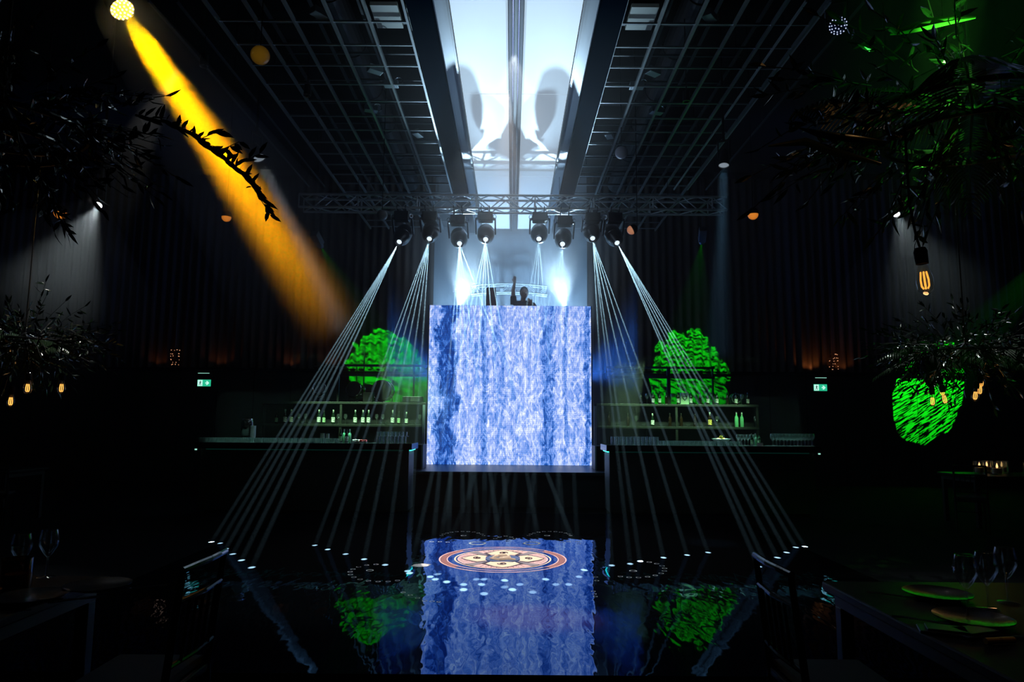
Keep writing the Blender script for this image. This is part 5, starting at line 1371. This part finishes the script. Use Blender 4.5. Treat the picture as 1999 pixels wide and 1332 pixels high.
cl.tube([shR, shR.lerp(elR, 0.62)], [0.075, 0.066], 12); cl.tube([shL, shL.lerp(elL, 0.62)], [0.075, 0.066], 12)
CLOTH = mat('dark shirt', (0.015, 0.015, 0.02), 0.8)
remesh('shirt', cl, CLOTH, dj, 0.012, 2)
tl = MB()
for s in (-1, 1): tl.tube([S(0.085 * s, 0, 0.94), S(0.10 * s, -0.01, 0.70), S(0.11 * s, -0.02, 0.48), S(0.115 * s, 0.0, 0.28), S(0.12 * s, 0.02, 0.07)], [0.105, 0.095, 0.072, 0.068, 0.062], 14)
remesh('trousers', tl, mat('dark trousers', (0.012, 0.013, 0.018), 0.85), dj, 0.012, 2)
hr = MB(); hr.ball(hc + S(0.0, 0.016, 0.018), 0.106 * k, 20, 14, (0.82, 0.93, 1.13)); hr.ball(hc + S(0, 0.055, -0.03), 0.07 * k, 14, 10)
remesh('hair', hr, mat('dark hair', (0.01, 0.008, 0.006), 0.55), dj, 0.012, 1)
# DJ desk, monitor and laptop
dk = thing('dj_desk', 'black DJ desk just behind the top of the video wall', 'desk', (-0.03, 14.46, zf))
MB().box((0, 0, 1.0), (2.2, 0.34, 0.04)).build('top', BLACK, dk, bevel=0.006)
for x in (-1.0, 0, 1.0): MB().box((x, 0, 0.49), (0.05, 0.3, 0.98)).build('leg', SATIN, dk)
mx = at_y(959, 590, 14.47).x; mz0 = zf + 1.021; mz1 = at_y(959, 563, 14.47).z
mo = thing('monitor_speaker', 'dark red-tinted monitor speaker standing left of the DJ', 'speaker', (mx, 14.47, mz0))
hh = mz1 - mz0
MB().add([(-0.12, -0.1, 0), (0.14, -0.1, 0), (0.14, 0.1, 0), (-0.12, 0.1, 0), (-0.105, -0.08, hh), (0.095, -0.08, hh), (0.095, 0.08, hh), (-0.105, 0.08, hh)], [(0, 3, 2, 1), (4, 5, 6, 7), (0, 1, 5, 4), (1, 2, 6, 5), (2, 3, 7, 6), (3, 0, 4, 7)]).build('cabinet', mat('maroon cabinet', (0.05, 0.01, 0.018), 0.45), mo, bevel=0.008)
MB().lathe([(0.07, 0.0), (0.065, 0.012), (0.03, 0.004), (0.001, 0.008)], 20, (0.005, -0.094, hh * 0.45), Matrix.Rotation(PI / 2, 3, 'X')).build('cone', SATIN, mo, smooth=True)
MB().torus((0.155, -0.02, 0.16), 0.03, 0.005, 16, 6, Matrix.Rotation(PI / 2, 3, 'X')).build('handle', SATIN, mo)
lx = at_y(1049, 592, 14.47).x
lp = thing('laptop', 'small laptop with lit rear logo bars to the right of the DJ', 'laptop', (lx, 14.45, mz0))
MB().box((0, 0.05, 0.008), (0.26, 0.18, 0.016)).build('base', SATIN, lp)
sc_ = MB().box((0, -0.045, 0.14), (0.26, 0.01, 0.26), Matrix.Rotation(R(8), 3, 'X')).build('screen', SATIN, lp)
for x in (-0.04, 0.03): MB().box((x, -0.053, 0.21), (0.012, 0.004, 0.06)).build('light_bar', mat('white plate'), sc_)

# ------------------------------------------------------------------ lights
# strong white uplights behind the booth: they throw the truss and heads as shadows on the ceiling panel
for sx in (-1, 1):
    p = Vector((sx * 1.2, 15.3, 4.03))
    u = thing('uplight', 'strong white uplight hidden behind the DJ booth on the %s' % ('left' if sx < 0 else 'right'), 'stage light', p)
    d = (Vector((0.0, 9.8, 6.2)) - p).normalized(); rot = aim(d)
    MB().lathe([(0.001, 0.22), (0.06, 0.22), (0.08, 0.1), (0.08, 0.0), (0.072, 0.0), (0.068, 0.02), (0.001, 0.02)], 22, (0, 0, 0), rot).build('housing', HBODY, u, smooth=True, autosmooth=True)
    MB().tube([rot @ Vector((0, 0, 0.12)), Vector((0, 0.15, -0.2)), Vector((0, 0.15, ZS + 1.865 - 4.05))], 0.02, 8).build('stand', SATIN, u)
    spot('uplight beam', p + d * 0.03, Vector((sx * 0.1, 9.4, 6.2)), UPW, 36, (0.52, 0.78, 1.0), 1.0, 0.02)
    # cool wash from the same stand, spreading low behind the screen
    spot('booth wash', p + Vector((0, 0.1, 0.05)), Vector((sx * 0.3, 14.4, 5.4)), UPW * 0.10, 95, (0.33, 0.62, 1.0), 1.0, 0.05)
for sx in (-1, 1):
    spot('added backdrop flood', Vector((sx * 1.2, 15.7, 3.0)), Vector((sx * 0.75, 16.7, 4.7)), BKW, 105, (0.36, 0.66, 1.0), 1.0, 0.05)  # added unseen spots that brighten the cloth behind the DJ
# blue spots added out of sight behind the video wall for navy haze
for sx in (-1, 1):
    spot('blue wash', Vector((sx * 1.35, 14.32, 2.4)), Vector((sx * 2.75, 13.9, 3.0)), BLUE, 84, (0.03, 0.20, 1.0), 1.0, 0.05)
# yellow wash
yl = spot('yellow wash', cyel + dyel * 0.02, YEL_T, YELW, 6.6, (1.0, 0.37, 0.0), 0.75, 0.115)
spot('white cone', cw1 + dw1 * 0.03, at_y(62, 640, 7.6), WHC, 36, (0.8, 0.95, 1.0), 0.8, 0.03)
spot('white cone', cw2 + dw2 * 0.03, at_y(1850, 640, 7.9), WHC * 0.45, 40, (0.75, 0.95, 1.0), 0.9, 0.03)
spot('grey beam', cg + dg * 0.02, at_z(867, 1060, 0.04), GRB, 7, (0.75, 0.88, 1.0), 0.9, 0.08)
spot('blue beam', cb_ + db_ * 0.02, at_z(1390, 1060, 0.04), GRB * 0.35, 8, (0.25, 0.6, 1.0), 0.9, 0.06)
# mandala projector high over the floor
spot('floor logo light', Vector((mc.x, 8.9, 6.0)), Vector((mc.x, mc.y, 0)), LOGO, 17.0, (1.0, 0.86, 0.80), 0.12, 0.02)
spot('added floor fill', Vector((0, 8.0, 6.0)), Vector((0, 7.9, 0)), LOGO * 0.25, 62, (0.9, 0.95, 1.0), 0.6, 0.03)  # added wide spot that makes the ring inlays show
def gobo(name, loc, tgt, power, size, scale, stretch, ang, thr, seed, soft, rag=0.6, blend=0.03):
    o = spot(name, loc, tgt, power, size, (1, 1, 1), blend, 0.003); ld = o.data; ld.use_nodes = True
    nt = ld.node_tree; em = nt.nodes['Emission']; N = nt.nodes.new; Lk = nt.links.new
    tc = N('ShaderNodeTexCoord'); sp = N('ShaderNodeSeparateXYZ'); Lk(tc.outputs['Normal'], sp.inputs[0])
    dv = []
    for a in ('X', 'Y'):
        m_ = N('ShaderNodeMath'); m_.operation = 'DIVIDE'; Lk(sp.outputs[a], m_.inputs[0]); Lk(sp.outputs['Z'], m_.inputs[1]); dv.append(m_.outputs[0])
    cb2 = N('ShaderNodeCombineXYZ'); Lk(dv[0], cb2.inputs[0]); Lk(dv[1], cb2.inputs[1])
    mp = N('ShaderNodeMapping'); mp.vector_type = 'TEXTURE'
    mp.inputs['Rotation'].default_value = (0, 0, ang); mp.inputs['Scale'].default_value = (stretch, 1, 1); mp.inputs['Location'].default_value = (seed, seed * 0.37, 0)
    Lk(cb2.outputs[0], mp.inputs[0])
    n = N('ShaderNodeTexNoise'); n.inputs['Scale'].default_value = scale; n.inputs['Detail'].default_value = 5; n.inputs['Roughness'].default_value = 0.62; n.inputs['Distortion'].default_value = 0.35
    Lk(mp.outputs[0], n.inputs['Vector'])
    mr = N('ShaderNodeMapRange'); mr.inputs[1].default_value = thr - soft; mr.inputs[2].default_value = thr + soft; Lk(n.outputs['Fac'], mr.inputs[0])
    mr.inputs[3].default_value = 0.0; mr.inputs[4].default_value = 1.0
    ln = N('ShaderNodeVectorMath'); ln.operation = 'LENGTH'; Lk(cb2.outputs[0], ln.inputs[0])
    n2 = N('ShaderNodeTexNoise'); n2.inputs['Scale'].default_value = 3.2 / math.tan(R(size / 2)); n2.inputs['Detail'].default_value = 4
    of = N('ShaderNodeVectorMath'); of.operation = 'ADD'; of.inputs[1].default_value = (seed, 0, 0); Lk(cb2.outputs[0], of.inputs[0]); Lk(of.outputs[0], n2.inputs['Vector'])
    rd = N('ShaderNodeMath'); rd.operation = 'MULTIPLY_ADD'; rd.inputs[1].default_value = rag * math.tan(R(size / 2)); Lk(n2.outputs['Fac'], rd.inputs[0]); Lk(ln.outputs['Value'], rd.inputs[2])
    ms = N('ShaderNodeMapRange'); k0 = (0.86 + rag * 0.5) * math.tan(R(size / 2)); ms.inputs[1].default_value = k0; ms.inputs[2].default_value = k0 * 0.985; Lk(rd.outputs[0], ms.inputs[0])
    mm = N('ShaderNodeMath'); mm.operation = 'MULTIPLY'; Lk(mr.outputs[0], mm.inputs[0]); Lk(ms.outputs[0], mm.inputs[1])
    Lk(mm.outputs[0], em.inputs['Strength']); em.inputs['Color'].default_value = (0.004, 0.8, 0.008, 1)
    return o
gobo('green gobo', gp1, G1T, GOB * 0.55, 31, 50, 3.6, R(4), 0.49, 0.3, 0.10, 0.7)
gobo('green gobo', gp2, G2T, GOB * 0.55, 31, 70, 2.6, R(-12), 0.50, 1.7, 0.05, 0.7)
gobo('green gobo', gp3, G3T, GOB * 2.4, 23.5, 150, 8.0, R(7), 0.50, 2.9, 0.012, 0.25)
# added unseen green spots near the camera, lighting the near right planter
spot('added green spot', Vector((0.9, 0.6, 4.6)), at_y(1880, 45, 2.8), GSP, 26, (0.05, 1.0, 0.08), 0.8, 0.03)
spot('added green key', Vector((0.9, 0.6, 4.6)), at_y(1850, 42, 2.7), 3200.0, 6.5, (0.18, 1.0, 0.10), 0.9, 0.02)
# warm strip lamps on the ledge behind, grazing the curtain base
for px, w in ((1590, 1.0), (1650, 0.45), (420, 0.22), (300, 0.16), (560, 0.2), (640, 0.2)):  # last two added for the brown curtain glow above the left bar
    q = at_y(px, 728, 16.4); spot('curtain lamp', (q.x, 16.47, ZCUR + 0.01), (q.x, 16.56, ZCUR + 1.0), WARM * w * 1.6, 140, (1.0, 0.35, 0.1), 0.5, 0.03)
# added cool area lights without fixtures, to brighten the bottles and counter glasses
for cx_, w_ in ((bcx + 0.6, 1.0), (brx, 1.0)):
    area('added shelf fill', (cx_, YK - 0.95, 2.75), (cx_, YK + 0.1, 1.55), BARL * 0.42, 2.8, 0.06, (0.50, 1.0, 0.52), 34)
    cc_ = (XL0 + XL1) / 2 if cx_ < 0 else (XR0 + XR1) / 2
    area('added counter fill', (cc_, YBAR + 0.42, 1.95), (cc_, YBAR + 0.25, 1.1), BARL * 1.6, 3.1, 0.06, (0.45, 1.0, 0.80), 26)
# added unseen spots, only to put soft glints on the foliage
spot('added planter spot', Vector((-0.9, 5.2, 6.0)), n1c, PLL, 24, (0.7, 0.9, 1.0), 0.6, 0.02)
spot('added planter spot', Vector((1.2, 5.4, 6.0)), n2c, PLL * 0.5, 24, (0.6, 1.0, 0.9), 0.6, 0.02)
spot('added planter spot', m2c + Vector((0.5, 0.6, 3.4)), m2c, PLL * 18, 26, (0.9, 1.0, 0.95), 0.6, 0.02)
spot('added planter spot', m1c + Vector((0.9, 0.8, 3.2)), m1c, PLL * 18, 24, (1.0, 0.98, 0.9), 0.6, 0.02)
for c_, e_ in ((m1c, 0.3), (m2c, 0.3)): point('bulb glow', c_ + Vector((0, -0.1, -0.45)), e_, (1.0, 0.5, 0.18), 0.04)

nbp = at_y(1805, 546, 2.62); point('bulb glow', nbp + Vector((0, 0, -0.08)), 0.8, (1.0, 0.55, 0.2), 0.03)
# ------------------------------------------------------------------ haze
nv = wn.nodes.new('ShaderNodeVolumeScatter'); nv.inputs['Density'].default_value = 0.0004
wn.links.new(nv.outputs[0], wn.nodes['World Output'].inputs['Volume'])
hz_ = MB().box((0, 0, 0), (11.0, 6.2, 6.06)).build('stage_haze', hazemat('thin stage haze', HZ * 2.0, grad=((0, 0, -3.03), (0, 0, 6.06), [(0.0, 0.008), (0.18, 0.03), (0.36, 0.12), (0.56, 0.44), (0.76, 1.0), (1.0, 1.0)])))
hz_.location = (0, 10.2, 3.09)
tag(hz_, 'thin blue-white haze hanging over the stage', 'haze', kind='stuff')
rh = MB().box((0, 15.0, 3.4), (5.2, 3.3, 5.4)).build('rear_haze', hazemat('thin rear haze', 0.10))
tag(rh, 'thin navy haze beside and behind the video wall', 'haze', kind='stuff')
sm = MB().ball((0, 0, 0), 1.0, 28, 18).build('stage_smoke', hazemat('rolling smoke', SMK, noise=1.1))
sm.location = (0, 15.2, 4.5); sm.scale = (2.3, 1.45, 1.8)
tag(sm, 'bright rolling smoke around the DJ under the truss', 'smoke', kind='stuff')
dd = (YEL_T - cyel).normalized()
LYE = (YEL_T - cyel).length
hb = MB().tube([dd * 0.03, dd * 2.0, dd * LYE * 0.62], [0.3, 0.5, 0.75], 24).build('beam_haze', hazemat('dense haze bank', YHZ * 2.0, grad=((0, 0, 0), tuple(dd * LYE * 0.62), [(0.0, 1.0), (0.55, 0.8), (0.8, 0.35), (1.0, 0.0)])), loc=cyel)
tag(hb, 'dense bank of haze around the wide yellow beam', 'haze', kind='stuff')
gz = MB().ball((0, 0, 0), 1.0, 20, 12).build('green_haze', hazemat('thin green-lit haze', 0.02)); gz.location = n2c + Vector((0, 0.1, 0.25)); gz.scale = (1.3, 0.8, 0.75)
tag(gz, 'faint green-lit haze around the near right planter', 'haze', kind='stuff')
for nm_, ap, tg_, r1_, dn, lb_ in (('beam_haze', cg, at_z(867, 1060, 0.04), 0.5, 0.05, 'haze lit as a thin grey beam beside the yellow one'), ('beam_haze', cb_, at_z(1390, 1060, 0.04), 0.5, 0.05, 'haze lit as a faint blue beam right of the truss'), ('cone_haze', cw1, at_y(62, 640, 7.6), 1.6, 0.09, 'haze lit as a white cone on the left, below the white spotlight'), ('cone_haze', cw2, at_y(1850, 640, 7.9), 1.6, 0.06, 'haze lit as a dim cone on the right, below the white spotlight')):
    d_ = (tg_ - ap).normalized()
    o = MB().tube([ap + d_ * 0.05, ap + d_ * (2.2 if r1_ > 1 else 3.0)], [0.15, r1_ * 0.75], 20).build(nm_, hazemat('cone haze', dn)); tag(o, lb_, 'haze', kind='stuff')
